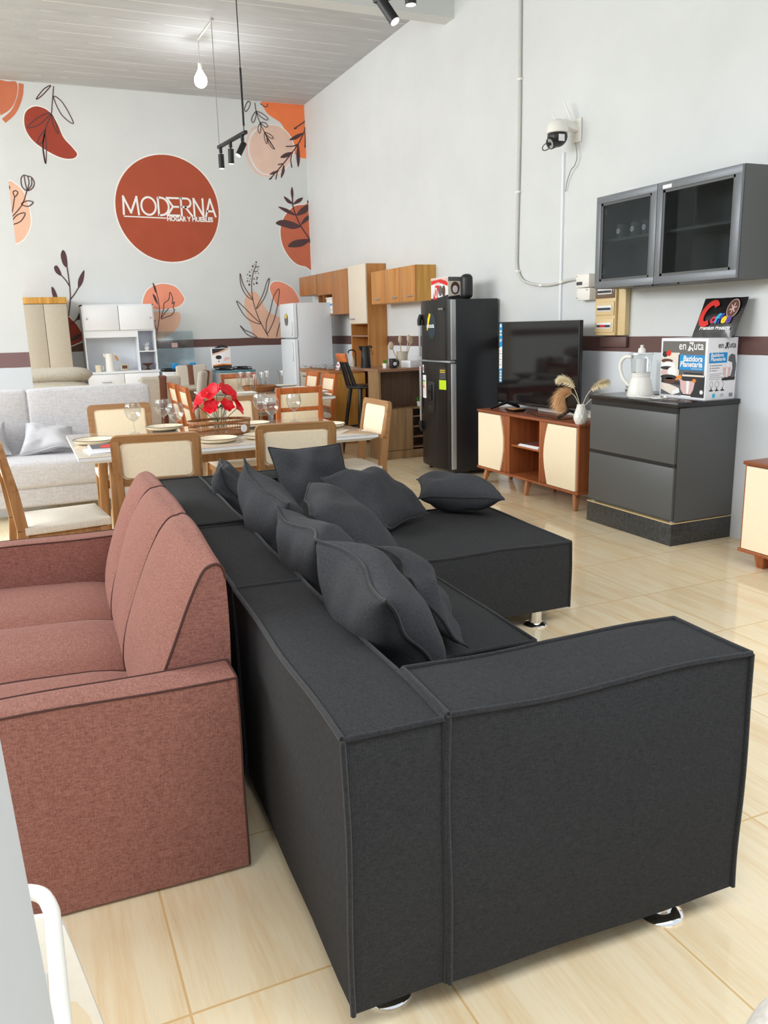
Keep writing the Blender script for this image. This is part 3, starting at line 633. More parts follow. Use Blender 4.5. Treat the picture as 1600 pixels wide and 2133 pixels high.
for x, y in ((-.08, .08), (-.08, 1.8), (-1.05, .08), (-1.05, 1.8)): B().cyl((0, 0, 0), (0, 0, .02), .02).build('foot', 'black', br, (x, y, 0))

# ---------------------------------------------------------------- light grey sofa further back
gs = thing('grey_sofa', 'pale grey fabric sofa behind the dining chairs at the left', 'sofa', (0, 7.1, 0))
def gblock(name, dims, puff, seed):
    b, t = puffbox(*dims, puff=puff, seed=seed, w_=.008, cuts=8)
    o = b.build(name, 'grey_fabric', gs, angle=80)
    m = o.modifiers.new('bevel', 'BEVEL'); m.width = .035; m.segments = 3; m.limit_method = 'ANGLE'; m.angle_limit = math.radians(55); return o
gblock('base', (-1.3, 1.06, .01, .72, .10, .262), (.004, .004, 0), 21)
gblock('seat', (-1.3, 1.06, -.005, .64, .255, .465), (.01, .012, .015), 22)
for x0, x1, s_ in ((-1.3, .03, 23), (.034, 1.07, 24)):
    o = gblock('backrest', (x0, x1, .60, .82, .44, 1.0), (.01, .025, .012), s_)
    for v in o.data.vertices: v.co.y += (v.co.z-.45)*.12
for x, y in ((-1.2, .1), (.95, .1), (.95, .65)): B().cyl((0, 0, 0), (0, 0, .105), .02, .03).build('leg', 'black', gs, (x, y, 0))
pillow('satin_cushion', 'shiny grey satin cushion lying on the pale grey sofa seat', [(-.09, 7.42, .51), (.40, 7.36, .51), (.37, 7.60, .70), (.0, 7.66, .72)], .085, 'satin', 'satin', 'satin cushions on the grey sofa', seed=3.3)
pillow('satin_cushion', 'grey satin cushion half out of frame at the left end of the grey sofa', [(-.62, 7.40, .51), (-.13, 7.46, .51), (-.16, 7.66, .74), (-.58, 7.62, .74)], .085, 'satin', 'satin', 'satin cushions on the grey sofa', seed=5.3)

rc = thing('recliner_armchair', 'beige leather recliner armchair with padded rolls behind the pillar', 'armchair', (.30, 9.5, 0))
def roll(name, x0, x1, y, z, ry, rz, seed):
    b = B(); g = []; N = 18
    for i in range(N+1):
        a = -1+2*i/N; e = (1-abs(a)**5)**.5 if abs(a) < 1 else .02; x = x0+(x1-x0)*(a+1)/2
        g.append([b.bm.verts.new(Vector((x, y+ry*e*math.cos(t), z+rz*e*math.sin(t)))+wob(Vector((x, math.cos(t), math.sin(t))), .012, 2.4, seed)) for t in [2*PI*k/16 for k in range(16)]])
    for i in range(N):
        for k in range(16): b.bm.faces.new((g[i][k], g[i+1][k], g[i+1][(k+1) % 16], g[i][(k+1) % 16]))
    b.bm.faces.new(g[0][::-1]); b.bm.faces.new(g[-1]); return b.build(name, 'beige_leather', rc, angle=80)
roll('headrest', -.48, .44, .16, 1.03, .15, .085, 1); roll('backrest', -.46, .43, .10, .82, .17, .16, 2)
roll('backrest', -.46, .43, .10, .60, .18, .14, 3); roll('armrest', .30, .52, -.15, .55, .40, .12, 4); roll('armrest', -.56, -.36, -.15, .55, .40, .12, 5)
roll('seat', -.36, .32, -.2, .42, .40, .12, 6); B().box(-.5, .46, -.5, .3, 0, .45, .05).build('base', 'beige_leather', rc)

# rounded corner of an upholstered pouf close to the camera
po = thing('pouf', 'rounded cream boucle pouf at the bottom right edge', 'pouf', (1.30, .52, 0))
b = B(); b.box(-.42, .42, -.30, .30, .05, .45, .16, 8); b.build('seat', 'boucle', po)
for x in (-.2, .2): B().cyl((0, 0, 0), (0, 0, .08), .02).build('leg', 'oak', po, (x, 0, 0))

# white resin armchair half hidden by the front wall
pc = thing('plastic_chair', 'white plastic armchair beside the door jamb at the lower left', 'chair', (-.298, 1.1, 0))
b = B(); N = 10; g = []
for i in range(N+1):
    row = []
    for j in range(N+1):
        u, v = -1+2*i/N, -1+2*j/N
        row.append(b.bm.verts.new((u*.225, v*.22, .40+.012*v*v-.02*(1-u*u))))
    g.append(row)
for i in range(N):
    for j in range(N): b.bm.faces.new((g[i][j], g[i+1][j], g[i+1][j+1], g[i][j+1]))
o = b.build('seat', 'ivory_plastic', pc, angle=80); m = o.modifiers.new('solid', 'SOLIDIFY'); m.thickness = .006
def leg_plate(name, y, dy):
    q = [(.0, .465), (.20, .465), (.238, .458), (.258, .435), (.268, .39), (.305, .2), (.345, 0), (.312, 0), (.294, .17), (.282, .235), (.262, .275), (.22, .29), (.10, .285), (0, .28)]
    q = q+[(-p[0], p[1]) for p in q[-2:0:-1]]
    b = B(); b.prism(q, (0, y, 0), (1, 0, 0), (0, dy, 1), .014); return b.build(name, 'ivory_plastic', pc, angle=60)
leg_plate('rear_legs', .30, .03); leg_plate('front_legs', -.40, .40)
arc = smooth([(-.25, -.35, 0), (-.262, -.37, .35), (-.26, -.34, .56), (-.256, -.2, .635), (-.253, .0, .645), (-.25, .06, .648), (-.232, .10, .65), (-.18, .115, .652), (0, .125, .66), (.18, .115, .652), (.232, .10, .65), (.25, .06, .648), (.253, .0, .645), (.256, -.2, .635), (.26, -.34, .56), (.262, -.37, .35), (.25, -.35, 0)], 6, False)
B().tube(arc, .0115, 10).build('armrest', 'ivory_plastic', pc, angle=80)
b = B(); b.prism(rrect(-.20, .10, .43, .655, .05, 5), (0, .118, 0), (1, 0, 0), (0, 0, 1), .012); b.build('backrest', 'ivory_plastic', pc, angle=60)
# ---------------------------------------------------------------- dining furniture
def oak_chair(label):
    t = thing('dining_chair', label, 'chair', group='oak dining chairs around the front table')
    for s_ in (-1, 1):
        B().bar((s_*.195, .205, .0), (s_*.195, .195, .43), .03, .03, .042, .042, bev=.006).build('front_leg', 'oak', t)
        b = B(); pts = [(-.30, 0, .032), (-.235, .30, .046), (-.215, .46, .056), (-.238, .66, .052), (-.262, .80, .044), (-.282, .905, .030)]
        for (y0, z0, d0), (y1, z1_, d1) in zip(pts, pts[1:]): b.bar((s_*.205, y0, z0), (s_*.205, y1, z1_), .034, d0, .034, d1, ref=(1, 0, 0))
        b.build('back_leg', 'oak', t, angle=30)
    # back: rounded wooden frame with an upholstered panel set in it, leaning with the posts
    ux, uy = Vector((1, 0, 0)), Vector((0, -.17, .985)).normalized(); o = Vector((0, -.232, .665)); nn = ux.cross(uy)
    out = rrect(-.235, .235, 0, .275, .035, 5); inn = rrect(-.193, .193, .03, .236, .03, 5); b = B(); L = []
    for d in (-.014, .014):
        L.append(([b.bm.verts.new(o+ux*p[0]+uy*p[1]+nn*d) for p in out], [b.bm.verts.new(o+ux*p[0]+uy*p[1]+nn*d) for p in inn]))
    n_ = len(out)
    for k in range(n_):
        j = (k+1) % n_
        b.bm.faces.new((L[0][0][k], L[0][0][j], L[1][0][j], L[1][0][k])); b.bm.faces.new((L[0][1][k], L[1][1][k], L[1][1][j], L[0][1][j]))
        b.bm.faces.new((L[0][0][k], L[0][1][k], L[0][1][j], L[0][0][j])); b.bm.faces.new((L[1][0][k], L[1][0][j], L[1][1][j], L[1][1][k]))
    fr = b.build('back_frame', 'oak_x', t, angle=40)
    b = B(); b.prism(rrect(-.196, .196, .027, .239, .03, 5), o-nn*.006, ux, uy, .012)
    b.prism(rrect(-.18, .18, .04, .225, .03, 5), o-nn*.010, ux, uy, .026); b.build('back_panel', 'cream', t, angle=30)
    b, p_ = puffbox(-.225, .225, -.205, .235, .435, .475, puff=(.004, .004, .012), w_=.002, cuts=6); p_.bm.free()
    b.build('seat', 'cream_seat', t, angle=70)
    B().box(-.185, .185, .18, .205, .37, .435, .004).box(-.185, .185, -.215, -.19, .37, .435, .004).box(-.207, -.183, -.2, .2, .37, .435, .004).box(.183, .207, -.2, .2, .37, .435, .004).build('apron', 'oak_x', t)
    return t
oc = oak_chair('light oak chair with its back to the camera, behind the brown sofa backrest')
oc.location = (.675, 4.75, 0); oc.rotation_euler = (0, 0, math.radians(-10))
def place(x, y, rz, label): return dup(oc, (x, y, 0), math.radians(rz), label)
place(1.47, 4.78, -10, 'light oak chair turned away from the camera behind the standing square cushion')
place(.67, 6.32, 180, 'light oak chair across the front table facing the camera, beside the grey sofa')
place(1.53, 6.36, 180, 'light oak chair across the front table behind the red flowers')
place(2.13, 5.60, 90, 'light oak chair tucked in at the right end of the front table')
place(.115, 4.84, -84, 'light oak chair pulled out at the left end of the table, seen from its side')

def table(name, label, x0, x1, y0, y1, z, top_mat, edge_mat, leg_mat, inset, group=None):
    t = thing(name, label, 'table', ((x0+x1)/2, (y0+y1)/2, 0), 0); hx, hy = (x1-x0)/2, (y1-y0)/2
    b = B()                                                # top with an edge chamfered underneath
    v = [[b.bm.verts.new((sx_*(hx-i), sy*(hy-i), zz)) for sx_, sy in ((-1, -1), (1, -1), (1, 1), (-1, 1))] for i, zz in ((0, z-.006), (0, z-.022), (.045, z-.045))]
    for a, c_ in zip(v, v[1:]):
        for k in range(4): b.bm.faces.new((a[k], a[(k+1) % 4], c_[(k+1) % 4], c_[k]))
    b.bm.faces.new(v[0]); b.bm.faces.new(v[-1][::-1]); top = b.build('tabletop', edge_mat, t, smooth=False)
    B().box(-hx, hx, -hy, hy, z-.006, z, .002).build('glass_top', top_mat, t)
    B().box(-hx+inset, hx-inset, -hy+inset, -hy+inset+.025, z-.12, z-.045).box(-hx+inset, hx-inset, hy-inset-.025, hy-inset, z-.12, z-.045).box(-hx+inset, -hx+inset+.025, -hy+inset, hy-inset, z-.12, z-.045).box(hx-inset-.025, hx-inset, -hy+inset, hy-inset, z-.12, z-.045).build('apron', leg_mat, t)
    for sx_ in (-1, 1):
        for sy in (-1, 1): B().bar((sx_*(hx-inset+.02), sy*(hy-inset+.02), 0), (sx_*(hx-inset-.02), sy*(hy-inset-.02), z-.045), .04, .04, .07, .07, bev=.006).build('leg', leg_mat, t)
    return t
table('dining_table', 'long beige glass-topped dining table with white edge and plates, behind the charcoal sofa', .255, 2.15, 5.0, 6.24, .765, 'table_glass', 'white_matt', 'oak', .20)
table('dining_table', 'dining table on orange wood legs carrying tall tumblers, behind the front table', 1.85, 2.95, 7.95, 9.75, .775, 'table_glass', 'white_matt', 'orange_wood', .12)

def orange_chair(label):
    t = thing('dining_chair', label, 'chair', group='orange wood dining chairs around the second table')
    for s_ in (-1, 1):
        B().bar((s_*.2, .2, 0), (s_*.2, .19, .43), .03, .03, .042, .042, bev=.004).build('front_leg', 'orange_wood', t)
        b = B().bar((s_*.205, -.25, 0), (s_*.205, -.2, .45), .036, .036, .042, .046); b.bar((s_*.205, -.2, .45), (s_*.205, -.275, .93), .042, .046, .036, .034); b.build('back_leg', 'orange_wood', t)
    for z_, h_, y_ in ((.90, .055, -.268), (.725, .035, -.243), (.53, .03, -.213)): B().obox((0, y_, z_), .37, .024, h_, Matrix.Rotation(math.radians(9), 3, 'X'), .003).build('back_rail', 'orange_wood', t)
    for z_, h_, y_ in ((.807, .13, -.256), (.625, .16, -.228)): B().obox((0, y_, z_), .375, .02, h_, Matrix.Rotation(math.radians(9), 3, 'X'), .004).build('back_panel', 'cream', t)
    b, p_ = puffbox(-.225, .225, -.2, .23, .43, .475, puff=(.004, .004, .012), w_=.002, cuts=5); p_.bm.free(); b.build('seat', 'cream_seat', t, angle=70)
    B().box(-.19, .19, .17, .195, .36, .43).box(-.19, .19, -.21, -.185, .36, .43).box(-.21, -.185, -.2, .19, .36, .43).box(.185, .21, -.2, .19, .36, .43).build('apron', 'orange_wood', t)
    return t
og = orange_chair('orange wood chair with its back to the camera behind the wine glasses')
og.location = (2.37, 7.62, 0)
for x, y, rz, lab in ((3.10, 9.25, 90, 'orange wood chair at the right side of the second table, nearer of the two'), (3.10, 9.85, 90, 'orange wood chair at the right side of the second table, farther of the two'), (2.50, 9.93, 180, 'orange wood chair facing the camera at the far end of the second table'), (1.74, 8.30, -90, 'orange wood chair seen edge-on left of the red flowers'), (1.74, 8.90, -90, 'farther orange wood chair at the left side of the second table')):
    dup(og, (x, y, 0), math.radians(rz), lab)

t = table('dining_table', 'beige table with dark wood apron among the upholstered chairs at the back', 1.86, 2.75, 10.5, 11.15, .76, 'beige_board', 'beige_board', 'island_wood', .05)
def soft_chair(label):
    t = thing('upholstered_chair', label, 'chair', group='upholstered chairs with brown strip')
    for s_ in (-1, 1):
        B().bar((s_*.18, .18, 0), (s_*.18, .17, .40), .03, .03, .04, .04).build('leg', 'island_wood', t); B().bar((s_*.18, -.25, 0), (s_*.18, -.19, .40), .03, .03, .04, .04).build('leg', 'island_wood', t)
    B().obox((0, 0, .44), .44, .43, .10, None, .03, 4).build('seat', 'upholstery', t)
    R_ = Matrix.Rotation(math.radians(9), 3, 'X'); B().obox((0, -.235, .70), .43, .07, .60, R_, .03, 4).build('backrest', 'upholstery', t)
    B().obox((.02, -.235, .70), .095, .078, .608, R_, .02, 3).build('strip', 'brown_strip', t); return t
u0 = soft_chair('beige upholstered chair with a wide brown strip, back turned, beside the grey sofa'); u0.location = (1.39, 9.45, 0)
dup(u0, (1.80, 10.1, 0), math.radians(62), 'beige upholstered chair turned sideways left of the black and white box')
dup(u0, (2.22, 11.50, 0), math.radians(180), 'beige upholstered chair facing the camera beyond the beige table')

# ---------------------------------------------------------------- things on the front table
TZ = .7652
def goblet():
    t = thing('wine_glass', 'empty stemmed wine glass at the left of the table, standing alone', 'wine glass', group='wine glasses on the front table')
    pr = [(.0, .0), (.036, 0), (.037, .003), (.020, .006), (.007, .012), (.0048, .03), (.0046, .065), (.008, .082), (.026, .094), (.044, .114), (.055, .142), (.057, .163), (.053, .190), (.047, .212)]
    B().lathe(pr+[(.0455, .212)]+[(max(r-.0018, 0), z+.001) for r, z in pr[:6:-1]]+[(0, .0845)], seg=36).build('bowl', 'goblet', t, angle=80); return t
gl = goblet()
gsp = [((275, 840), None), ((337, 832), 'wine glass left of the flowers, farther one of the pair'), ((364, 840), 'wine glass left of the flowers, nearer one of the pair'), ((541, 820), 'wine glass right of the flowers, farther one of the overlapping pair'), ((564, 828), 'wine glass right of the flowers, nearer one of the overlapping pair'), ((611, 820), 'wine glass standing alone at the right in front of the orange chair')]
for k, ((x, y), lab) in enumerate(gsp):
    p = FZ(x, y, TZ+.212)
    if k == 0: gl.location = (p.x, p.y, TZ)
    else: dup(gl, (p.x, p.y, TZ), 0, lab)
def plate(label):
    t = thing('dinner_plate', label, 'plate', group='cream plates with dark rims on the front table')
    B().lathe([(0, .0), (.085, 0), (.12, .008), (.134, .024), (.136, .028), (.132, .028), (.12, .016), (.09, .008), (0, .007)], seg=40).build('dish', 'porcelain', t, angle=50)
    B().tube([(.1345*math.cos(2*PI*k/48), .1345*math.sin(2*PI*k/48), .0282) for k in range(48)], .0022, 6, True).build('rim', 'porcelain_rim', t); return t
pl0 = plate('cream plate with dark rim above the folded magazines')
psp = [((197, 917), None), ((343, 889), 'cream plate with dark rim behind the pair of wine glasses on the left'), ((452, 914), 'cream plate with dark rim in front of the oval basket'), ((549, 906), 'cream plate half hidden by the right-hand oak chair back'), ((525, 882), 'cream plate right of the oval basket near the far edge'), ((680, 884), 'cream plate at the right end of the front table')]
for k, ((x, y), lab) in enumerate(psp):
    p = FZ(x, y, TZ+.02)
    if k == 0: pl0.location = (p.x, p.y, TZ)
    else: dup(pl0, (p.x, p.y, TZ), 0, lab)
bp = FZ(458, 899, TZ+.02)
t = thing('wicker_basket', 'oval wicker and wire basket tray around the flower vase', 'basket', (bp.x, bp.y, TZ))
def oval(r1, r2, z, n_=48): return [(r1*math.cos(2*PI*k/n_), r2*math.sin(2*PI*k/n_), z) for k in range(n_)]
B().lathe([(0, 0), (.20, 0), (.205, .012), (0, .012)], seg=48, sy_=.62).build('base', 'wicker', t)
B().tube(oval(.215, .133, .092), .006, 8, True).tube(oval(.218, .136, .10), .0045, 8, True).build('rim', 'wicker', t)
B().tube(oval(.21, .130, .055), .006, 8, True).tube(oval(.207, .128, .014), .006, 8, True).build('weave_band', 'wicker', t)
b = B()
for k in range(64):
    a = 2*PI*k/64; b.tube([(.205*math.cos(a), .127*math.sin(a), .01), (.215*math.cos(a), .133*math.sin(a), .097)], .0016, 5)
b.build('wires', 'wicker', t)
B().cyl((.14, -.118, .045), (.142, -.122, .045), .026, seg=24).build('tag', 'paper_white', t)
t = thing('flower_vase', 'clear square glass vase standing in the wicker basket', 'vase', (bp.x, bp.y, TZ+.0125))
b = B(); prv = [(.045, 0), (.05, .18)]
for d in (0, .004): 
    b.prism(rrect(-.047+d, .047-d, -.047+d, .047-d, .012, 3), (0, 0, d*2), (1, 0, 0), (0, 1, 0), .18-d*2)
b.build('body', 'goblet', t)
t = thing('flower_bouquet', 'bunch of bright red artificial flowers in the glass vase', 'flowers', (bp.x, bp.y, TZ+.03))
rnd = random.Random(3)
def petal(b, c, d, n_, L, W):
    d = d.normalized(); s_ = d.cross(n_).normalized(); q = s_.cross(d).normalized(); g = []
    for i in range(7):
        a = i/6; wv = W*math.sin(PI*min(1, a*.92+.04))**.7; row = []
        for j in range(5):
            v_ = -1+j/2; row.append(b.bm.verts.new(c+d*L*a+s_*wv*v_+q*(.25*L*a*a*-1+.3*wv*v_*v_)))
        g.append(row)
    for i in range(6):
        for j in range(4): b.bm.faces.new((g[i][j], g[i][j+1], g[i+1][j+1], g[i+1][j]))
for (x, y, z, s_) in [(-.10, -.02, .215, 1.), (-.045, -.05, .255, 1.05), (.0, .03, .275, 1.), (.05, -.04, .25, 1.1), (.10, .0, .20, 1.), (-.125, .03, .165, .85), (.115, -.05, .145, .9), (-.055, -.06, .16, .9), (.04, -.07, .165, .8)]:
    b = B(); c = Vector((x, y, z)); ax = Vector((x*3, y*3-.05, .22)).normalized()
    for k in range(6):
        a = 2*PI*k/6+rnd.random(); e = ax.orthogonal().normalized(); f = ax.cross(e); d = (e*math.cos(a)+f*math.sin(a))*.8+ax*.55
        petal(b, c, d, ax, .072*s_, .036*s_)
    b.build('blossom', 'red_petal', t, angle=80)
    B().tube([(x*.2, y*.2, 0), (x*.35, y*.3, z*.5), (x, y, z)], .0025, 6).build('stem', 'leaf_green', t)
b = B()
for k in range(16):
    a = rnd.random()*2*PI; petal(b, Vector((.02*math.cos(a), .02*math.sin(a), .145+.02*rnd.random())), Vector((math.cos(a), math.sin(a), .5)), Vector((0, 0, 1)), .06, .014)
b.build('leaves', 'leaf_green', t, angle=80)
for k, (dz, rz, lab) in enumerate(((0, .10, 'folded magazine at the bottom of the pair under the plate'), (.012, .0, 'folded magazine with grey and red cover lying on another one'))):
    p = FZ(212+k*6, 941-k*4, TZ); t = thing('magazine', lab, 'magazine', (p.x, p.y, TZ+dz), rz, 'magazines on the front table')
    b = B(); b.prism([(-.01, .0), (.19, .0), (.19, .003), (.02, .009), (.19, .009), (.19, .0115), (-.002, .0115), (-.012, .006)], (-.08, .12, 0), (1, 0, 0), (0, 0, 1), .24); b.build('pages', 'paper_white', t, smooth=False)
    if k: decal('cover', rect(-.08, .11, -.11, .11), (0, 0, .0116), '+z', 'ink_grey', t); decal('cover_picture', [(-.02, -.08), (.09, -.10), (.10, .02), (.03, .07), (-.03, .0)], (0, 0, .0127), '+z', 'ink_red', t)

# ---------------------------------------------------------------- things on the second table
T2 = .7752
def tumbler():
    t = thing('glass_tumbler', 'tall clear glass tumbler left of the wicker tray, leftmost', 'glass', group='tall tumblers on the second table')
    pr = [(.0, 0), (.030, 0), (.027, .03), (.028, .08), (.036, .15), (.044, .20)]
    B().lathe(pr+[(r-.002, z+.004 if z < .1 else z) for r, z in pr[::-1]], seg=28).build('body', 'goblet', t, angle=80); return t
tb = tumbler()
for k, (x, y, lab) in enumerate(((500, 806, ''), (516, 805, 'tall glass tumbler left of the wicker tray, second from the left'), (528, 818, 'tall glass tumbler nearest the camera on the second table'), (544, 812, 'glass tumbler in front of the wicker tray'), (554, 800, 'tall glass tumbler standing behind the wicker tray'), (586, 808, 'tall glass tumbler right of the wicker tray'))):
    p = FZ(x, y, T2); q = (min(p.x, 2.93), min(p.y, 9.42), T2)
    d = p-CAM; f = min(1, (9.6-CAM.y)/d.y); q = CAM+d*f
    if k == 0: tb.location = (q.x, q.y, T2)
    else: dup(tb, (q.x, q.y, T2), 0, lab)
def bowl(label):
    t = thing('square_bowl', label, 'bowl', group='white square dishes on the second table'); b = B(); R = []
    for a, z in ((.05, 0), (.06, .002), (.13, .06), (.126, .06), (.058, .008)): R.append([b.bm.verts.new((p[0], p[1], z)) for p in rrect(-a, a, -a, a, a*.2, 3)])
    for a, c_ in zip(R, R[1:]):
        for k in range(len(a)): b.bm.faces.new((a[k], a[(k+1) % len(a)], c_[(k+1) % len(a)], c_[k]))
    b.bm.faces.new(R[0][::-1]); b.bm.faces.new(R[-1]); b.build('dish', 'white_plastic', t, angle=40); return t
bw = bowl('white square bowl right behind the red flowers'); bw.location = (2.08, 8.35, T2)
for x, y, s_, lab in ((1.98, 8.95, 1, 'white square bowl at the far left corner of the second table'), (2.82, 9.3, 1, 'white square bowl at the right of the second table, farther one'), (2.80, 8.8, 1.05, 'white square bowl at the right of the second table, nearer one'), (2.78, 8.14, 1., 'white square bowl at the near right corner of the second table')):
    dup(bw, (x, y, T2), .05, lab, (s_, s_, .8))
t = thing('wicker_tray', 'round wicker tray in the middle of the second table', 'tray', (2.50, 9.24, T2))
B().lathe([(0, 0), (.17, 0), (.19, .035), (.185, .045), (.165, .012), (0, .01)], seg=40).build('woven_body', 'wicker', t)
b = B()
for k in range(56): a = 2*PI*k/56; b.tube([(.168*math.cos(a), .168*math.sin(a), .004), (.192*math.cos(a), .192*math.sin(a), .05)], .003, 5)
b.tube(oval(.194, .194, .052), .006, 8, True); b.build('rim', 'wicker', t)
# ---------------------------------------------------------------- along the back wall
t = thing('wardrobe', 'tall beige two-door wardrobe with wooden top trim behind the recliner', 'wardrobe', (.385, 12.15, 0))
B().box(-.29, .29, -.25, .27, 0, 1.86).build('carcass', 'beige_board', t, smooth=False)
B().box(-.295, .295, -.275, .275, 1.862, 1.945, .004).build('top_trim', 'kitchen_yellow', t)
for s_ in (-1, 1):
    d = B().box(min(s_*.003, s_*.285), max(s_*.003, s_*.285), -.272, -.252, .06, 1.855, .003).build('door', 'beige_board', t)
    B().tube([(s_*.035, -.273, .78), (s_*.035, -.30, .80), (s_*.035, -.305, .85), (s_*.035, -.30, .90), (s_*.035, -.273, .92)], .011, 8).build('handle', 'silver', d)

t = thing('kitchen_hutch', 'white kitchen hutch with two upper doors and open niche against the back wall', 'cabinet', (1.335, 12.22, 0))
b = B(); b.box(-.475, -.459, -.18, .2, .94, 1.845).box(.459, .475, -.18, .2, .94, 1.845).box(-.475, .475, -.18, .2, 1.829, 1.846).box(-.475, .475, .18, .2, .94, 1.83).box(-.46, .46, -.178, .18, 1.485, 1.50).box(.222, .238, -.178, .18, .94, 1.485)
b.build('carcass', 'white_matt', t, smooth=False)
B().box(-.46, .225, -.176, -.15, 1.405, 1.484).build('rail', 'white_gloss', t); B().box(.238, .46, -.176, .18, 1.195, 1.21).build('shelf', 'white_gloss', t)
for x0, x1, kx in ((-.458, -.003, -.42), (.003, .458, .42)):
    d = B().box(x0, x1, -.196, -.18, 1.502, 1.828, .003).build('door', 'white_gloss', t); B().sphere((kx, -.203, 1.66), .011).build('knob', 'silver', d)
B().box(-.49, .49, -.22, .2, .915, .942, .003).build('worktop', 'white_matt', t); B().box(-.48, .48, -.2, .2, 0, .915).build('lower_carcass', 'white_matt', t, smooth=False)
for x0, x1 in ((-.478, -.004), (.004, .478)):
    d = B().box(x0, x1, -.218, -.201, .70, .905, .003).build('drawer', 'white_gloss', t); B().tube([((x0+x1)/2-.06, -.219, .80), ((x0+x1)/2-.05, -.24, .80), ((x0+x1)/2+.05, -.24, .80), ((x0+x1)/2+.06, -.219, .80)], .006, 6).build('handle', 'silver', d)
    B().box(x0, x1, -.218, -.201, .08, .69, .003).build('door', 'white_gloss', t)
# things on the hutch
def jug(name, label, loc, h, r, mat, hmat, lid):
    t = thing(name, label, 'jug', loc)
    B().lathe([(0, 0), (r, 0), (r*1.02, .01), (r*.92, h*.55), (r*.86, h*.95), (r*.9, h), (r*.82, h), (0, h*.98)], seg=28).build('body', mat, t, angle=50)
    B().prism([(-r*.9, h-.012), (-r*1.35, h+.004), (-r*1.3, h-.03), (-r*.85, h-.06)], (0, -.012, 0), (1, 0, 0), (0, 0, 1), -.024).build('spout', mat, t)
    B().tube([(r*.7, 0, h*.97), (r*1.15, 0, h*.97), (r*1.35, 0, h*.90)], .011, 8).build('handle_joint', lid, t)
    B().tube([(r*1.28, 0, h*.88), (r*1.55, 0, h*.72), (r*1.75, 0, h*.58)], [.012, .017, .013], 10).build('handle', hmat, t); return t
jug('vacuum_jug', 'white vacuum jug with wooden handle in the niche of the white hutch', (1.17, 12.12, .9425), .245, .062, 'white_plastic', 'handle_wood', 'white_plastic')
t = thing('mug', 'cream mug left of the white jug on the hutch', 'mug', (1.01, 12.14, .9425)); B().lathe([(0, 0), (.04, 0), (.042, .09), (.038, .09), (.036, .01), (0, .008)], seg=24).build('body', 'porcelain', t, angle=50); B().tube(smooth([(.038, 0, .075), (.068, 0, .065), (.066, 0, .03), (.038, 0, .018)], 5, False), .006, 8).build('handle', 'porcelain', t)
t = thing('mug', 'beige boxy mug with brown print right of the white jug', 'mug', (1.36, 12.14, .9425)); B().box(-.055, .055, -.045, .045, 0, .095, .014, 3).build('body', 'taupe', t); decal('print', rect(-.035, .035, .03, .075), (0, -.0455, 0), '-y', 'ink_brown', t)
t = thing('potted_plant', 'tiny white potted plant on the hutch shelf', 'plant', (1.69, 12.16, 1.2102)); B().lathe([(0, 0), (.026, 0), (.036, .055), (.03, .055), (0, .05)], seg=20).build('pot', 'white_plastic', t, angle=40)
b = B()
for k in range(14): a = k*2.4; b.tube([(0, 0, .05), (.02*math.cos(a), .02*math.sin(a), .08), (.04*math.cos(a), .04*math.sin(a), .075+.02*(k % 3))], [.006, .010, .002], 6)
b.build('leaves', 'fridge_white', t)
t = thing('pedestal_bowl', 'dark bowl on a foot at the right end of the white hutch', 'bowl', (1.683, 12.13, .9425)); B().lathe([(0, 0), (.05, 0), (.018, .02), (.016, .05), (.055, .07), (.088, .09), (.084, .09), (0, .07)], seg=32).build('body', 'ink_brown', t, angle=50)

def stove(name, label, x0, x1, y0, front, top):
    t = thing(name, label, 'stove', ((x0+x1)/2, y0, 0)); hx = (x1-x0)/2
    B().box(-hx, hx, 0, .5, 0, .88, .006).build('body', front, t); B().box(-hx, hx, -.01, .5, .88, .905, .006).build('cooktop', top, t)
    for k in range(4): B().cyl((-hx*.7+k*hx*.45, -.001, .82), (-hx*.7+k*hx*.45, -.028, .82), .022, .018).build('knob', 'black', t)
    d = B().box(-hx+.02, hx-.02, -.014, -.001, .12, .74, .004).build('oven_door', front, t); B().tube([(-hx*.7, -.012, .70), (-hx*.7, -.04, .70), (hx*.7, -.04, .70), (hx*.7, -.012, .70)], .008, 8).build('handle', 'silver', d)
    for sx_ in (-.5, .5):
        for y in (.14, .36):
            b = B()
            for a in range(4): b.tube([(sx_*hx+.11*math.cos(a*PI/2), y+.11*math.sin(a*PI/2), .91), (sx_*hx+.10*math.cos(a*PI/2), y+.10*math.sin(a*PI/2), .938), (sx_*hx, y, .94)], .006, 6)
            b.tube([(sx_*hx+.11*math.cos(k*PI/8), y+.11*math.sin(k*PI/8), .912) for k in range(16)], .006, 6, True); b.build('grate', 'black', t)
    return t
ws = stove('stove', 'white stove with raised glass lid and two blue cards', 1.86, 2.40, 11.9, 'white_gloss', 'white_gloss')
gl_ = B().box(-.27, .27, .49, .497, .94, 1.465, .001).build('glass_lid', 'frosted', ws)
for x in (-.15, .12): B().cyl((x, .489, 1.40), (x, .487, 1.40), .009).build('lid_screw', 'silver', gl_)
decal('sticker', rect(-.05, .035, 1.235, 1.30), (0, .4885, 0), '-y', 'ink_pink', gl_)
for k, (x, lab) in enumerate(((2.035, 'left blue card lying raised on the white stove'), (2.285, 'right blue card lying raised on the white stove'))):
    t = thing('blue_card', lab, 'card', (x, 11.98, .9455), 0, 'blue cards on the white stove'); B().obox((0, 0, .038), .085, .045, .066, Matrix.Rotation(.4, 3, 'X'), .002).build('card', 'ink_blue', t)
s2 = stove('stove', 'grey stove with teal cooktop carrying a printed appliance box', 2.57, 3.09, 11.55, 'silver', 'teal')
t = thing('appliance_box', 'white and black cardboard box with black round appliance picture on the stove', 'box', (2.66, 11.72, .9415), math.radians(-6))
B().box(-.145, .115, -.08, .12, 0, .275, .002).build('carton', 'paper_white', t)
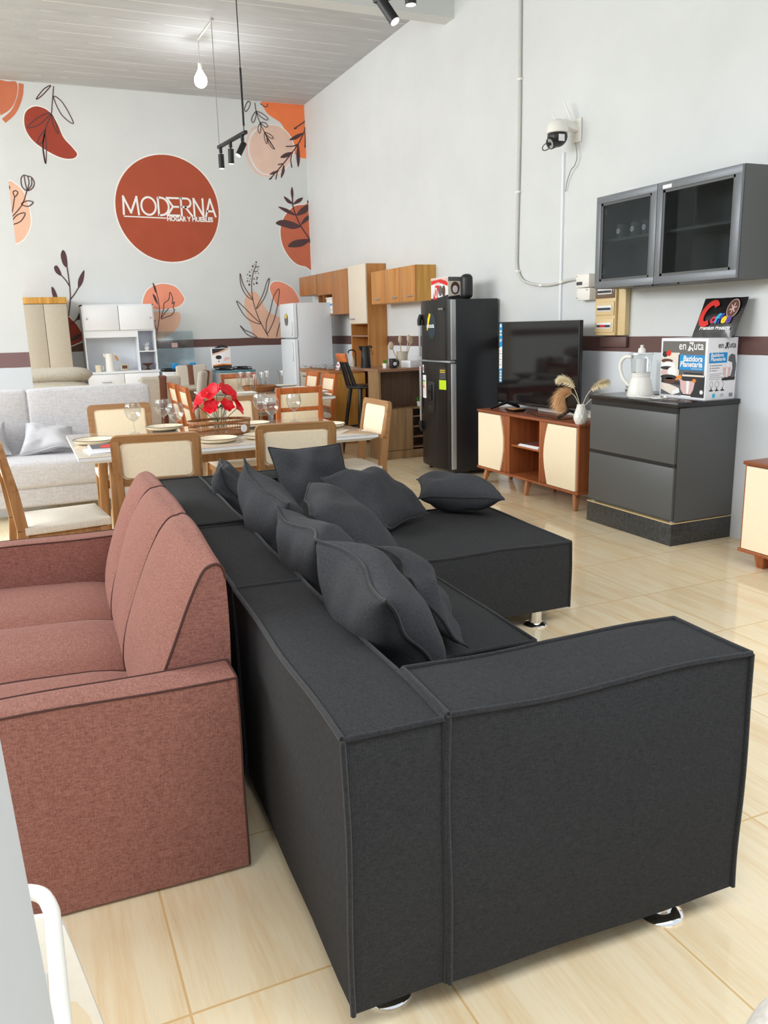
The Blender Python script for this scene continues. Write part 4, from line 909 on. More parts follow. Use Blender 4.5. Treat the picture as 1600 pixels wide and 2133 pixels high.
decal('artwork', [(-.145, .20), (-.05, .225), (.06, .27), (-.145, .27)], (0, -.0803, 0), '-y', 'ink_dark', t); decal('artwork', [(-.145, .192), (-.05, .217), (.07, .268), (.1, .27), (.0, .225), (-.145, .18)], (0, -.0801, 0), '-y', 'ink_orange', t)
decal('artwork', ell(-.06, .15, .042, .028), (0, -.0803, 0), '-y', 'ink_dark', t); decal('artwork', ell(-.06, .095, .009, .009), (0, -.0803, 0), '-y', 'ink_dark', t); decal('artwork', [(.0, .09), (.09, .12), (.10, .14), (.03, .15)], (0, -.0803, 0), '-y', 'ink_pink', t)
decal('artwork', [(-.145, .0), (.115, .0), (.115, .035), (.0, .045), (-.145, .03)], (0, -.0801, 0), '-y', 'ink_dark', t); decal('artwork', [(-.145, .03), (.0, .045), (.115, .035), (.115, .05), (0, .062), (-.145, .045)], (0, -.0803, 0), '-y', 'ink_orange', t)
decal('side_artwork', rect(-.08, .12, .0, .275), (.1152, 0, 0), '+x', 'ink_dark', t); decal('side_artwork', rect(-.06, .06, .03, .10), (.1165, 0, 0), '+x', 'ink_orange', t)
b = B(); b.tube([(-.06, .0, .278), (-.05, .03, .30), (.03, .06, .305), (.09, .05, .28)], .012, 6).tube([(-.1, -.05, .28), (0, -.02, .29), (.08, -.04, .28)], .008, 6); b.build('strap', 'black', t)

# white two-door refrigerator
t = thing('white_refrigerator', 'tall white two-door refrigerator in the back corner', 'refrigerator', (3.80, 11.0, 0))
B().box(-.23, .27, 0, .62, .03, 1.80, .012).build('cabinet', 'fridge_white', t)
for z0, z1_ in ((.06, 1.315), (1.33, 1.80)):
    d = B().box(-.295, -.232, 0, .62, z0, z1_, .018, 3).build('door', 'fridge_white', t); B().box(-.262, -.238, -.004, 0, z0+.01, z1_-.005, .001).build('edge_trim', 'fridge_trim', d)
    B().box(-.318, -.296, .03, .055, (1.02 if z0 < 1 else 1.36), (1.28 if z0 < 1 else 1.56), .008).build('handle', 'fridge_trim', d)
q = ell(.30, 1.58, .085, .085); decal('sticker', q, (-.2955, 0, 0), '-x', 'ink_navy', t) if False else None
decal('sticker', [(-p[0], p[1]) for p in q], (-.2955, 0, 0), '-x', 'paper_grey', t); decal('sticker_flash', [(-.36, 1.60), (-.28, 1.60), (-.26, 1.66), (-.33, 1.65)], (-.297, 0, 0), '-x', 'ink_yellow', t)
for y in (.05, .57):
    for x in (-.2, .24): B().cyl((x, y, 0), (x, y, .035), .02).build('foot', 'black', t)

# ---------------------------------------------------------------- kitchen units on the right wall
t = thing('small_wall_cabinet', 'small caramel two-door wall cabinet in the corner above the white refrigerator', 'cabinet', (4.18, 11.87, 1.93))
B().box(-.13, .132, -.39, .38, 0, .275).build('carcass', 'kitchen_brown', t, smooth=False)
for y0, y1 in ((-.388, -.003), (.003, .378)): B().box(-.147, -.131, y0, y1, .002, .273, .002).build('door', 'kitchen_brown', t)
t = thing('wall_cabinet', 'caramel wall cabinet with small open niche holding a white tub', 'cabinet', (4.18, 10.85, 1.63))
b = B(); b.box(-.13, .132, -.605, -.02, 0, .575).box(-.13, .132, -.02, .61, .275, .575).box(-.13, .132, -.02, .61, 0, .015).box(.118, .132, -.02, .61, 0, .3).box(-.13, .132, .595, .61, 0, .3).box(-.13, .132, .40, .412, .01, .28).box(-.12, .132, .41, .60, .135, .147)
b.build('carcass', 'kitchen_brown', t, smooth=False)
B().box(-.147, -.131, -.603, .0, .002, .573, .002).build('door', 'kitchen_brown', t); B().box(-.147, -.131, .003, .607, .28, .573, .002).build('door', 'kitchen_brown', t)
t = thing('storage_tub', 'white plastic tub with printed label in the niche of the caramel cabinet', 'tub', (4.12, 11.03, 1.6455)); B().box(-.06, .06, -.14, .14, 0, .20, .012, 3).build('body', 'white_plastic', t); B().box(-.066, .066, -.146, .146, .20, .222, .006).build('lid', 'white_plastic', t)
decal('label_print', rect(-.10, .10, .11, .135), (-.0605, 0, 0), '-x', 'ink_blue', t); decal('label_print', rect(-.08, .08, .05, .056), (-.0605, 0, 0), '-x', 'ink_grey', t)

t = thing('tall_kitchen_tower', 'tall honey wood kitchen tower with cream upper door and open shelves', 'cabinet', (4.18, 9.92, 0))
b = B(); b.box(-.125, .132, -.27, -.25, 0, 2.22, .002).box(-.125, .132, .30, .32, 0, 2.22).box(-.125, .132, -.25, .30, 2.20, 2.22).box(.115, .132, -.25, .30, 0, 2.2).box(-.12, .115, -.25, .30, 1.49, 1.51).box(-.12, .115, -.25, .30, 0, .06)
b.build('carcass', 'kitchen_wood', t, smooth=False)
for z in (1.335, .92, .5): B().box(-.122, .115, -.25, .30, z, z+.018).build('shelf', 'island_top', t)
d = B().box(-.145, -.127, -.268, .318, 1.50, 2.218, .002).build('door', 'kitchen_cream', t); B().tube([(-.146, .27, 1.56), (-.165, .27, 1.56), (-.165, .12, 1.56), (-.146, .12, 1.56)], .007, 8).build('handle', 'silver', d)

t = thing('wall_cabinet', 'yellowish wood wall cabinet with three doors and metal handles above the island', 'cabinet', (4.18, 8.92, 1.72))
B().box(-.105, .132, -.615, .61, 0, .385).build('carcass', 'kitchen_yellow', t, smooth=False)
for k, (y0, y1) in enumerate(((-.613, -.205), (-.20, .205), (.21, .608))):
    d = B().box(-.123, -.106, y0, y1, .002, .383, .002).build('door', 'kitchen_wood', t); hy = (y0+.12, y0+.12, y0+.20)[k]
    B().tube([(-.124, hy-.055, .06), (-.145, hy-.05, .06), (-.145, hy+.05, .06), (-.124, hy+.055, .06)], .007, 8).build('handle', 'silver', d)

t = thing('base_cabinet', 'low kitchen base cabinet with plastic-wrapped worktop behind the bar stool', 'cabinet', (3.78, 10.36, 0))
B().box(-.22, .25, -.60, .55, .0, .885).build('carcass', 'beige_board', t, smooth=False)
B().box(-.235, .25, -.61, .56, .885, .925, .004).build('worktop', 'kitchen_brown', t)
for y0, y1 in ((-.598, -.22), (-.215, .165), (.17, .548)):
    d = B().box(-.237, -.221, y0, y1, .66, .88, .002).build('drawer', 'beige_board', t); B().box(-.25, -.238, (y0+y1)/2-.06, (y0+y1)/2+.06, .82, .83, .002).build('handle', 'ink_dark', d); B().box(-.237, -.221, y0, y1, .05, .65, .002).build('door', 'beige_board', t)
B().box(-.22, .25, -.613, -.601, .0, .885).build('side_panel', 'kitchen_yellow', t)
t = thing('plastic_sheet', 'crumpled clear plastic sheet over the low worktop', 'plastic sheet', (3.78, 10.34, .928)); b = B(); g = []
for i in range(13):
    g.append([b.bm.verts.new(Vector((-.23+.40*i/12, -.58+1.1*j/24, .03+.028*noise.noise(Vector((i*.6, j*.5, 2)))))) for j in range(25)])
for i in range(12):
    for j in range(24): b.bm.faces.new((g[i][j], g[i+1][j], g[i+1][j+1], g[i][j+1]))
b.build('sheet', 'plastic_wrap', t, angle=80)
t = thing('faucet', 'dark arched faucet at the wall end of the low worktop', 'faucet', (4.20, 10.0, .921-.001)); B().cyl((0, 0, 0), (0, 0, .02), .022).tube(smooth([(0, 0, .02), (0, 0, .20), (-.03, 0, .245), (-.09, 0, .24), (-.10, 0, .21)], 5, False), .008, 8).build('spout', 'black', t)
t.location = (3.97, 9.90, .9255)
t = thing('soap_bottle', 'pale bottle under the dark faucet', 'bottle', (3.90, 9.83, .9255)); B().lathe([(0, 0), (.03, 0), (.03, .12), (.012, .15), (.012, .17), (0, .17)], seg=20).build('body', 'taupe', t, angle=40)
t = thing('card_stand', 'white card stand leaning on the low worktop behind the island', 'card', (3.72, 9.86, .9255)); B().obox((0, 0, .075), .012, .11, .15, Matrix.Rotation(.35, 3, 'Y'), .001).build('card', 'paper_white', t); decal('print', rect(-.03, .03, .05, .07), (-.012, 0, .01), '-x', 'ink_red', t)

# breakfast island
t = thing('kitchen_island', 'grey oak breakfast island with open niche and bottle cubbies beside the black refrigerator', 'kitchen island', (3.57, 8.25, 0))
b = B(); b.box(0, .022, 0, .30, 0, .972).box(.02, .73, .27, .292, .05, .972).box(.02, .73, .02, .27, .06, .08).box(.71, .73, 0, .29, 0, .972).box(.40, .414, .012, .27, .08, .56).box(.02, .71, .012, .27, .55, .565)
b.build('carcass', 'island_wood', t, smooth=False)
B().box(.022, .71, .008, .02, 0, .095, .001).build('plinth', 'island_wood', t); B().box(.024, .40, .0, .014, .10, .555, .002).build('door', 'island_wood', t)
B().box(.03, .70, .262, .268, .57, .965).build('niche_back', 'niche_wood', t)
for k in range(4): B().box(.415, .70, .012, .265, .115+.115*k, .127+.115*k).build('shelf', 'island_top', t)
B().box(.42, .70, .255, .262, .11, .55).build('cubby_back', 'niche_wood', t)
B().prism([(-.012, -.012), (.74, -.012), (.74, .80), (.02, .80)], (0, 0, .973), (1, 0, 0), (0, 1, 0), .03).build('countertop', 'island_top', t, smooth=False)
B().box(.34, .362, .29, .78, 0, .972).build('end_panel', 'island_wood', t, smooth=False)
IZ = 1.0035
jug('thermos_jug', 'black thermos jug with wooden handle on the island', (3.62, 8.72, IZ), .245, .058, 'black', 'handle_wood', 'black')
t = thing('potted_plant', 'small green grass in a white pot on the island counter', 'plant', (3.76, 8.50, IZ)); B().lathe([(0, 0), (.025, 0), (.033, .05), (0, .048)], seg=4).build('pot', 'white_plastic', t, smooth=False)
def tuft(t, z, h, n_, sp, mat, seed):
    b = B(); r = random.Random(seed)
    for k in range(n_):
        a = r.random()*6.28; e = r.random()*sp; b.tube([(e*.4*math.cos(a), e*.4*math.sin(a), z), (e*.8*math.cos(a), e*.8*math.sin(a), z+h*.6), (e*1.4*math.cos(a), e*1.4*math.sin(a), z+h*(.7+.3*r.random()))], [.005, .005, .001], 5)
    b.build('leaves', mat, t)
tuft(t, .045, .045, 40, .022, 'grass_green', 1)
def coffee_mug(label, loc, group=None, mat='black', disc=True, face='-y'):
    t = thing('coffee_mug', label, 'mug', loc, 0, group); B().lathe([(0, 0), (.038, 0), (.04, .004), (.041, .095), (.037, .095), (.036, .008), (0, .006)], seg=28).build('body', mat, t, angle=50)
    B().tube(smooth([(.039, 0, .08), (.066, 0, .07), (.066, 0, .032), (.039, 0, .022)], 5, False), .0055, 8).build('handle', mat, t)
    if disc:
        b = B(); o, ux, uy, nn = frame((0, -.0425, .05), '-y') if face == '-y' else frame((-.0425, 0, .05), '-x'); b.prism(ell(0, 0, .019, .019), o, ux, uy, .002); d = b.build('round_badge', 'ink_white', t)
        text('ME', .014, tuple(o+nn*.0021-ux*.010-uy*.005), (tuple(ux), tuple(uy)), 'ink_dark', d, 'print')
    return t
coffee_mug('black mug with round white badge in front of another on the island', (3.80, 8.36, IZ), 'mugs on the island'); coffee_mug('black mug standing behind the badge mug on the island', (3.90, 8.60, IZ), 'mugs on the island', disc=False)
t = thing('utensil_holder', 'beige cup of wooden spoons on the island', 'utensil holder', (4.03, 8.62, IZ)); B().lathe([(0, 0), (.062, 0), (.065, .17), (.06, .17), (.058, .01), (0, .008)], seg=32).build('cup', 'taupe', t, angle=50)
for k, (x, y, dx, dy, h, w_, lab) in enumerate(((-.03, 0, -.10, -.02, .25, .034, 'wooden ladle leaning left in the beige cup'), (0, .02, -.01, .0, .32, .022, 'wooden spoon standing leftmost of the upright spoons in the cup'), (.02, -.02, .05, .0, .33, .022, 'wooden spoon standing in the middle of the upright spoons'), (.03, .01, .085, .01, .30, .024, 'wooden spoon leaning right in the beige cup'))):
    s_ = thing('wooden_spoon', lab, 'spoon', (4.03+x, 8.62+y, IZ+.01), 0, 'wooden spoons in the beige cup'); B().tube([(0, 0, 0), (dx, dy, h*.8)], .006, 8).build('handle', 'spoon_wood', s_)
    B().sphere((dx*1.15, dy*1.1, h*.92), .045, w_/.045, .35, 1.).build('bowl', 'spoon_wood', s_)
t = thing('white_box', 'small white cardboard box on the island counter', 'box', (4.02, 8.38, IZ), .25); B().box(-.06, .10, -.07, .09, 0, .075, .003).build('carton', 'paper_white', t)
t = thing('potted_plant', 'small green succulent in a white pot inside the island niche', 'plant', (4.115, 8.36, .566)); B().lathe([(0, 0), (.026, 0), (.034, .055), (0, .05)], seg=4).build('pot', 'white_plastic', t, smooth=False)
b = B()
for k in range(16): a = k*2.4; e = .01+.002*k; b.tube([(0, 0, .05), (e*.9*math.cos(a), e*.9*math.sin(a), .08), (e*1.2*math.cos(a), e*1.2*math.sin(a), .115-.002*k)], [.004, .006, .001], 5)
b.build('leaves', 'grass_green', t)

t = thing('bar_stool', 'black wooden bar stool with orange-brown backrest top at the island', 'stool', (3.63, 8.80, 0), math.radians(-84))
B().lathe([(0, .775), (.20, .775), (.215, .785), (.215, .80), (.19, .808), (0, .80)], seg=36).build('seat', 'black', t, angle=40)
for sx_ in (-1, 1):
    for sy in (-1, 1): B().cyl((sx_*.21, sy*.21, 0), (sx_*.12, sy*.12, .78), .019, .024, 14).build('leg', 'black', t)
B().tube([(-.19, .19, .25), (.19, .19, .25)], .012, 8).tube([(-.19, -.19, .25), (.19, -.19, .25)], .012, 8).tube([(-.185, -.19, .32), (-.185, .19, .32)], .012, 8).tube([(.185, -.19, .32), (.185, .19, .32)], .012, 8).build('footrest', 'black', t)
for x in (-.11, -.04, .04, .11): B().cyl((x, -.17, .80), (x*.75, -.27, 1.10), .014, .012, 12).build('back_spindle', 'black', t)
B().obox((0, -.283, 1.125), .24, .03, .10, Matrix.Rotation(.3, 3, 'X'), .012, 3).build('backrest_top', 'orange_wood', t)
# ---------------------------------------------------------------- black refrigerator
t = thing('black_refrigerator', 'tall black two-door refrigerator with water dispenser between island and television', 'refrigerator', (3.79, 6.97, 0))
B().box(.035, .50, 0, .66, .04, 1.695, .006).build('cabinet', 'fridge_side', t)
def fdoor(z0, z1_):
    prof = [(.032, .0), (.032, .66)]+[(-.045*(1-((y-.33)/.33)**2)-.012+(.020 if abs(y-.33) > .329 else 0), y) for y in [.66-.66*k/14 for k in range(15)]]
    b = B(); b.prism([(p[0], p[1]) for p in prof], (0, 0, z0), (1, 0, 0), (0, 1, 0), z1_-z0); return b.build('door', 'fridge_black', t, angle=35)
d1 = fdoor(.06, 1.10); d2 = fdoor(1.125, 1.695)
for d, z0, z1_ in ((d1, .07, 1.095), (d2, 1.13, 1.69)):
    B().box(-.02, .033, -.012, .002, z0, z1_, .006).build('edge_trim', 'silver', d)
B().box(-.03, .03, .0, .66, 1.102, 1.122, .004).build('middle_trim', 'silver', t)
for d, z0, z1_, tip in ((d1, .50, 1.06, 0), (d2, 1.15, 1.46, 1)):
    B().box(-.062, -.045, .575, .605, z0, z1_, .008).build('handle', 'silver', d)
    b = B(); e = (z1_, 1.56) if tip else (.40, z0); b.tube(smooth([(-.053, .59, e[0]), (-.055, .59, (e[0]+e[1])/2), (-.035, .59, e[1])] if tip else [(-.053, .59, e[1]), (-.055, .59, (e[0]+e[1])/2), (-.035, .59, e[0])], 5, False), .022, 10); b.build('handle_end', 'black', d)
def fx(y): return -.045*(1-((y-.33)/.33)**2)-.0135
def fdec(name, y0, y1, z0, z1_, mat, extra=0., round_=0):
    b = B(); N = 8; g = []
    for k in range(N+1):
        y = y0+(y1-y0)*k/N; x = fx(y)-.0006-extra
        if round_: hh = (z1_-z0)/2*math.sqrt(max(0, 1-((k/N-.5)*2)**2)); zc = (z0+z1_)/2; g.append((b.bm.verts.new((x, y, zc-hh-1e-4)), b.bm.verts.new((x, y, zc+hh+1e-4))))
        else: g.append((b.bm.verts.new((x, y, z0)), b.bm.verts.new((x, y, z1_))))
    for a, c_ in zip(g, g[1:]): b.bm.faces.new((a[0], a[1], c_[1], c_[0]))
    return b.build(name, mat, t, smooth=False)
fdec('sticker', .225, .415, 1.33, 1.575, 'ink_navy', round_=1)
b = B(); o, ux, uy, nn = frame((fx(.36)-.003, .36, 1.41), '-x'); b.prism([(-.055, .0), (-.035, .0), (.03, .15), (-.0, .165), (-.035, .11)], o, ux, uy, .001); b.build('sticker_flash', 'ink_yellow', t, smooth=False)
text('enxuta', .062, (fx(.33)-.006, .41, 1.435), ((0, -1, 0), (0, 0, 1)), 'ink_white', t, 'sticker_lettering', bold=.0015, sx_=.95, d=.0015)
text('frío', .03, (fx(.33)-.006, .345, 1.36), ((0, -1, 0), (0, 0, 1)), 'ink_white', t, 'sticker_lettering', d=.001) if False else None
text('enxuta', .035, (fx(.12)-.010, .19, 1.60), ((0, -1, 0), (0, 0, 1)), 'silver', t, 'badge', bold=.0008)
fdec('label_sheet', .465, .575, .74, .97, 'paper_white'); fdec('label_sheet', .53, .575, .99, 1.07, 'paper_white')
for k, m_ in enumerate(('ink_green', 'ink_lime', 'ink_yellow', 'ink_orange', 'ink_red')): fdec('label_print', .50+.004*k, .565, .905-.016*k, .918-.016*k, m_, .0006)
for k in range(4): fdec('label_print', .485, .555, .77+.022*k, .778+.022*k, 'ink_pink', .0006)
fdec('label_print', .54, .565, 1.01, 1.05, 'ink_red', .0006)
fdec('warning_label', .075, .185, .845, .935, 'ink_lime'); fdec('warning_label', .075, .185, .935, 1.055, 'ink_dark')
for k in range(5): fdec('label_print', .09, .17, .955+.018*k, .962+.018*k, 'ink_yellow' if k > 2 else 'ink_grey', .0006)
b = B(); b.box(fx(.36)-.006, fx(.36)+.02, .275, .425, .60, .915, .008).build('water_dispenser', 'black', t)
B().box(fx(.36)-.022, fx(.36)-.004, .31, .39, .73, .89, .012, 3).build('dispenser_lever', 'black_gloss', t); text('enxuta', .022, (fx(.36)-.007, .385, .66), ((0, -1, 0), (0, 0, 1)), 'ink_grey', t, 'badge')
for y in (.05, .6):
    for x in (.06, .45): B().cyl((x, y, 0), (x, y, .045), .018).build('foot', 'black', t)

t = thing('coffee_maker_box', 'printed white and red appliance box on top of the black refrigerator', 'box', (3.955, 7.36, 1.6955), math.radians(4))
B().box(-.08, .09, -.13, .19, 0, .215, .002).build('carton', 'paper_white', t)
for nm, pts, m_, d in (('artwork', rect(-.185, .125, .155, .21), 'ink_pink', .0006), ('artwork', [(-.185, .15), (-.05, .175), (.125, .13), (.125, .165), (0, .20), (-.185, .19)], 'ink_red', .001), ('artwork', [(-.19, 0), (.13, 0), (.13, .05), (-.02, .028), (-.19, .02)], 'ink_dark', .0006), ('artwork', [(-.15, .01), (-.075, .01), (-.03, .145), (-.105, .145)], 'ink_red', .0014), ('artwork', ell(-.01, .09, .035, .05), 'ink_grey', .001), ('artwork', ell(.05, .085, .03, .055), 'ink_brown', .0006)):
    decal(nm, pts, (-.0802, 0, 0), '-x', m_, t, d)
b = B(); o, ux, uy, nn = frame((-.082, 0, 0), '-x'); b.ribbon([(-.092+.02*math.cos(a), .075+.045*math.sin(a)) for a in [2*PI*k/20 for k in range(20)]], .012, o, ux, uy, .0008, True); b.build('printed_zero', 'ink_white', t, smooth=False)
decal('side_artwork', rect(-.08, .09, 0, .215), (0, -.1302, 0), '-y', 'ink_cream', t, .0006); decal('side_artwork', rect(-.08, .09, .175, .215), (0, -.131, 0), '-y', 'ink_grey', t, .0006); decal('side_artwork', [(-.08, 0), (.09, 0), (.09, .05), (-.08, .03)], (0, -.131, 0), '-y', 'ink_dark', t, .0006); decal('side_artwork', ell(.0, .11, .05, .06), (0, -.131, 0), '-y', 'ink_brown', t, .0006); decal('side_artwork', ell(.0, .10, .03, .035), (0, -.1318, 0), '-y', 'ink_white', t, .0006)
text('enxuta', .03, (-.083, -.01, .17), '-x', 'ink_red', t, 'lettering', bold=.0008)
t = thing('portable_speaker', 'black portable speaker standing on the black refrigerator', 'speaker', (4.03, 7.12, 1.6955))
B().box(-.055, .055, -.055, .055, 0, .235, .045, 5).build('body', 'black', t)
text('enxuta', .03, (-.0565, .012, .03), ((0, 0, 1), (0, 1, 0)), 'silver', t, 'lettering', bold=.0006)

# ---------------------------------------------------------------- television and its stand
def tvstand(name, label, loc, L, legs=True):
    t = thing(name, label, 'tv stand', loc)
    b = B(); b.box(0, .40, 0, .018, .155, .67).box(0, .40, L-.018, L, .155, .67).box(.385, .40, 0, L, .155, .67).box(-.012, .40, -.012, L+.012, .138, .16, .006)
    b.box(0, .39, L*.345-.009, L*.345+.009, .16, .665).box(0, .39, L*.655-.009, L*.655+.009, .16, .665); b.build('carcass', 'teak', t, smooth=False)
    B().box(-.012, .40, -.012, L+.012, .668, .69, .005).build('top', 'teak_y', t)
    B().box(.02, .385, L*.345+.01, L*.655-.01, .405, .42).build('shelf', 'teak', t)
    b = B()
    for a, c_ in ((L*.255, L*.345), (L*.655, L*.745)):
        for k in range(7): b.box(-.002, .012, a+(c_-a)*k/7+.002, a+(c_-a)*(k+1)/7-.002, .162, .666, .003)
    b.build('fluted_strip', 'teak', t)
    B().box(.012, .018, .018, L*.345, .16, .667).box(.012, .018, L*.655, L-.018, .16, .667).build('front_backing', 'teak', t)
    for side in (0, 1):
        y0 = .02; n_ = 14; pts = [(0, .165), (0, .662)]+[(L*.255+.055*math.sin(PI*k/n_)-.012, .662-.497*k/n_) for k in range(n_+1)]
        if side: pts = [(L-.04-p[0], p[1]) for p in pts]
        b = B(); b.prism([(p[0]+y0, p[1]) for p in pts], (-.014, 0, 0), (0, 1, 0), (0, 0, 1), .02); b.build('sliding_door', 'cream', t, smooth=False)
    return t
ts = tvstand('tv_stand', 'teak and cream retro television stand with slanted legs carrying the large television', (3.87, 5.10, 0), 1.52)
for x, y in ((.05, .09), (.05, .76), (.05, 1.43), (.34, .09), (.34, .76), (.34, 1.43)):
    B().bar((x-.025, y+(y-.76)*.05, 0), (x+.005, y, .14), .03, .03, .05, .045, bev=.004).build('leg', 'teak_light', ts)
t2 = tvstand('tv_stand', 'teak and cream stand cut off by the right edge of the picture', (3.865, 2.10, -.07), 1.38)
t2.location = (3.865, 2.12, -.055)
for y in (.09, 1.26): B().bar((.06, y, .055), (.06, y, .14), .05, .05, .075, .075, bev=.004).build('leg', 'teak', t2)
for y in (.09, 1.26): B().bar((.34, y, .055), (.34, y, .14), .05, .05, .075, .075, bev=.004).build('leg', 'teak', t2)

tv = thing('television', 'large black flat-screen television on the retro stand', 'television', (4.07, 5.985, .696), math.radians(1.5))
B().box(-.012, .03, -.58, .58, .055, .775, .006).build('housing', 'black', tv)
B().box(-.0145, -.0118, -.574, .574, .075, .769).build('screen', 'screen', tv)
B().box(-.016, .0, -.58, .58, .052, .074, .003).build('bottom_bezel', 'black_gloss', tv)
for y in (-.47, .44):
    B().bar((0, y, .06), (-.15, y-.045 if y < 0 else y+.045, .008), .03, .018, .028, .014, bev=.003).bar((0, y, .06), (.12, y-.02, .008), .03, .018, .028, .014, bev=.003).build('foot', 'black', tv)
X_ = -.0150
decal('strip_label', rrect(-.553, -.505, .235, .765, .012, 3), (X_, 0, 0), '-x', 'ink_blue', tv, .0008); decal('strip_label', [(-.552, .355), (-.506, .365), (-.506, .56), (-.552, .545)], (X_-.0009, 0, 0), '-x', 'ink_white', tv, .0006)
for k in range(6): decal('label_print', rect(-.545, -.515, .39+.025*k, .396+.025*k), (X_-.0016, 0, 0), '-x', ('ink_grey', 'ink_pink')[k % 2], tv, .0004)
for k in range(4): decal('label_print', rect(-.543, -.515, .245+.026*k, .262+.026*k), (X_-.0009, 0, 0), '-x', 'ink_cream', tv, .0006)
text('50"', .032, (X_-.0009, .547, .60), ((0, -1, 0), (0, 0, 1)), 'ink_white', tv, 'label_lettering', bold=.001); decal('label_print', ell(-.529, .742, .013, .016), (X_-.0009, 0, 0), '-x', 'ink_white', tv, .0006)
for k in range(2): decal('label_print', rect(-.545, -.513, .655+.03*k, .672+.03*k), (X_-.0009, 0, 0), '-x', 'ink_cream', tv, .0006)
t = thing('soundbar', 'long white soundbar lying under the television', 'soundbar', (4.225, 5.72, .6905)); B().box(-.03, .03, -.42, .42, 0, .055, .008).build('body', 'white_plastic', t)
p = FZ(1080, 857, .69); t = thing('small_tray', 'small dark tray with yellowish contents in front of the television', 'tray', (p.x-.03, p.y, .6905)); B().lathe([(0, 0), (.06, 0), (.085, .025), (.08, .025), (.058, .006), (0, .006)], seg=4, sx_=1., sy_=1.25).build('dish', 'black', t, smooth=False, rot=(0, 0, PI/4)); B().box(-.045, .045, -.06, .06, .018, .027, .004).build('contents', 'handle_wood', t)
t = thing('power_cable', 'black cable snaking over the stand in front of the television', 'cable', (3.95, 5.6, .694)); B().tube(smooth([(.04, .40, .0), (.02, .34, .012), (.0, .22, 0), (-.02, .12, 0), (.01, .04, 0), (-.01, -.06, 0), (-.03, -.14, .0), (.05, -.20, .004), (.12, -.22, .03)], 6, False), .0035, 6).build('cord', 'black', t)
p = FZ(1204, 884, .69); vz = thing('white_vase', 'white faceted ceramic vase with dry plumes at the end of the television stand', 'vase', (p.x+.03, p.y+.01, .6905))
b = B(); R = []
for k, (r, z) in enumerate(((.036, 0), (.052, .03), (.055, .055), (.045, .095), (.032, .13), (.030, .15))): R.append([b.bm.verts.new((r*math.cos(2*PI*(i+.5*(k % 2))/10), r*math.sin(2*PI*(i+.5*(k % 2))/10), z)) for i in range(10)])
for k, (a, c_) in enumerate(zip(R, R[1:])):
    for i in range(10):
        j = (i+1) % 10
        if k % 2 == 0: b.bm.faces.new((a[i], a[j], c_[i])); b.bm.faces.new((a[j], c_[j], c_[i]))
        else: b.bm.faces.new((a[i], a[j], c_[j])); b.bm.faces.new((a[i], c_[j], c_[i]))
b.bm.faces.new(R[0][::-1]); b.build('body', 'white_plastic', vz, smooth=False)
t = thing('dried_pampas', 'dried cream and tan pampas plumes standing in the white vase', 'dried flowers', (vz.location.x, vz.location.y, .70))
def plume(name, pts, r0, mat, n_, seed, L=.028):
    r0 *= 1.45
    P_ = smooth(pts, 8, False); rr_ = random.Random(seed)
    B().tube(P_, .0022, 5).build('stem', 'pampas', t)
    b = B(); st = int(len(P_)*.34)
    for k in range(n_):
        i = rr_.randint(st, len(P_)-2); q = P_[i].lerp(P_[i+1], rr_.random()); f = (i-st)/max(1, len(P_)-st); s_ = r0*(math.sin(PI*min(1, f*.75+.2)))*rr_.uniform(.45, 1.35)
        d = Vector((rr_.gauss(0, 1), rr_.gauss(0, 1), rr_.gauss(0, 1))).normalized(); td = (P_[i+1]-P_[i]).normalized(); e = (d*.75+td*.9).normalized()
        m = q+e*s_*.6; z = q+e*s_*1.1+Vector((0, 0, -.3*s_)); w_ = d.cross(td).normalized()*.0011
        v = [b.bm.verts.new(x) for x in (q-w_, q+w_, m+w_, z, m-w_)]; b.bm.faces.new(v)
    b.build('plume', mat, t, smooth=False)
plume('p', [(0, 0, .1), (-.02, .03, .22), (-.055, .07, .31), (-.085, .12, .335), (-.10, .165, .315)], .034, 'pampas', 1500, 1)
plume('p', [(0, 0, .1), (.03, -.04, .22), (.05, -.12, .29), (.05, -.20, .315), (.05, -.25, .325)], .030, 'pampas', 1400, 2)
plume('p', [(0, 0, .1), (-.02, .05, .20), (-.06, .09, .23), (-.09, .12, .19), (-.10, .13, .12)], .066, 'pampas_tan', 2600, 3)
plume('p', [(0, 0, .1), (.06, -.05, .18), (.10, -.08, .20), (.12, -.09, .15), (.12, -.09, .08)], .042, 'pampas', 1200, 4)
for k, lab in enumerate(('magazine lying at the bottom of the pair on the stand shelf', 'reddish magazine lying on top of the pair on the stand shelf')):
    t = thing('magazine', lab, 'magazine', (3.985, 5.83-.03*k, .4205+.0125*k), .06*k, 'magazines on the television stand'); B().box(-.095, .095, -.15, .15, 0, .012, .002).build('pages', 'paper_white', t)
    decal('cover', rect(-.093, .093, -.148, .148), (0, 0, .0121), '+z', 'ink_cream' if not k else 'ink_grey', t, .0004)
    if k: decal('cover_picture', [(-.08, -.11), (.08, -.12), (.07, .06), (-.05, .12)], (0, 0, .0126), '+z', 'paint_red', t, .0004)

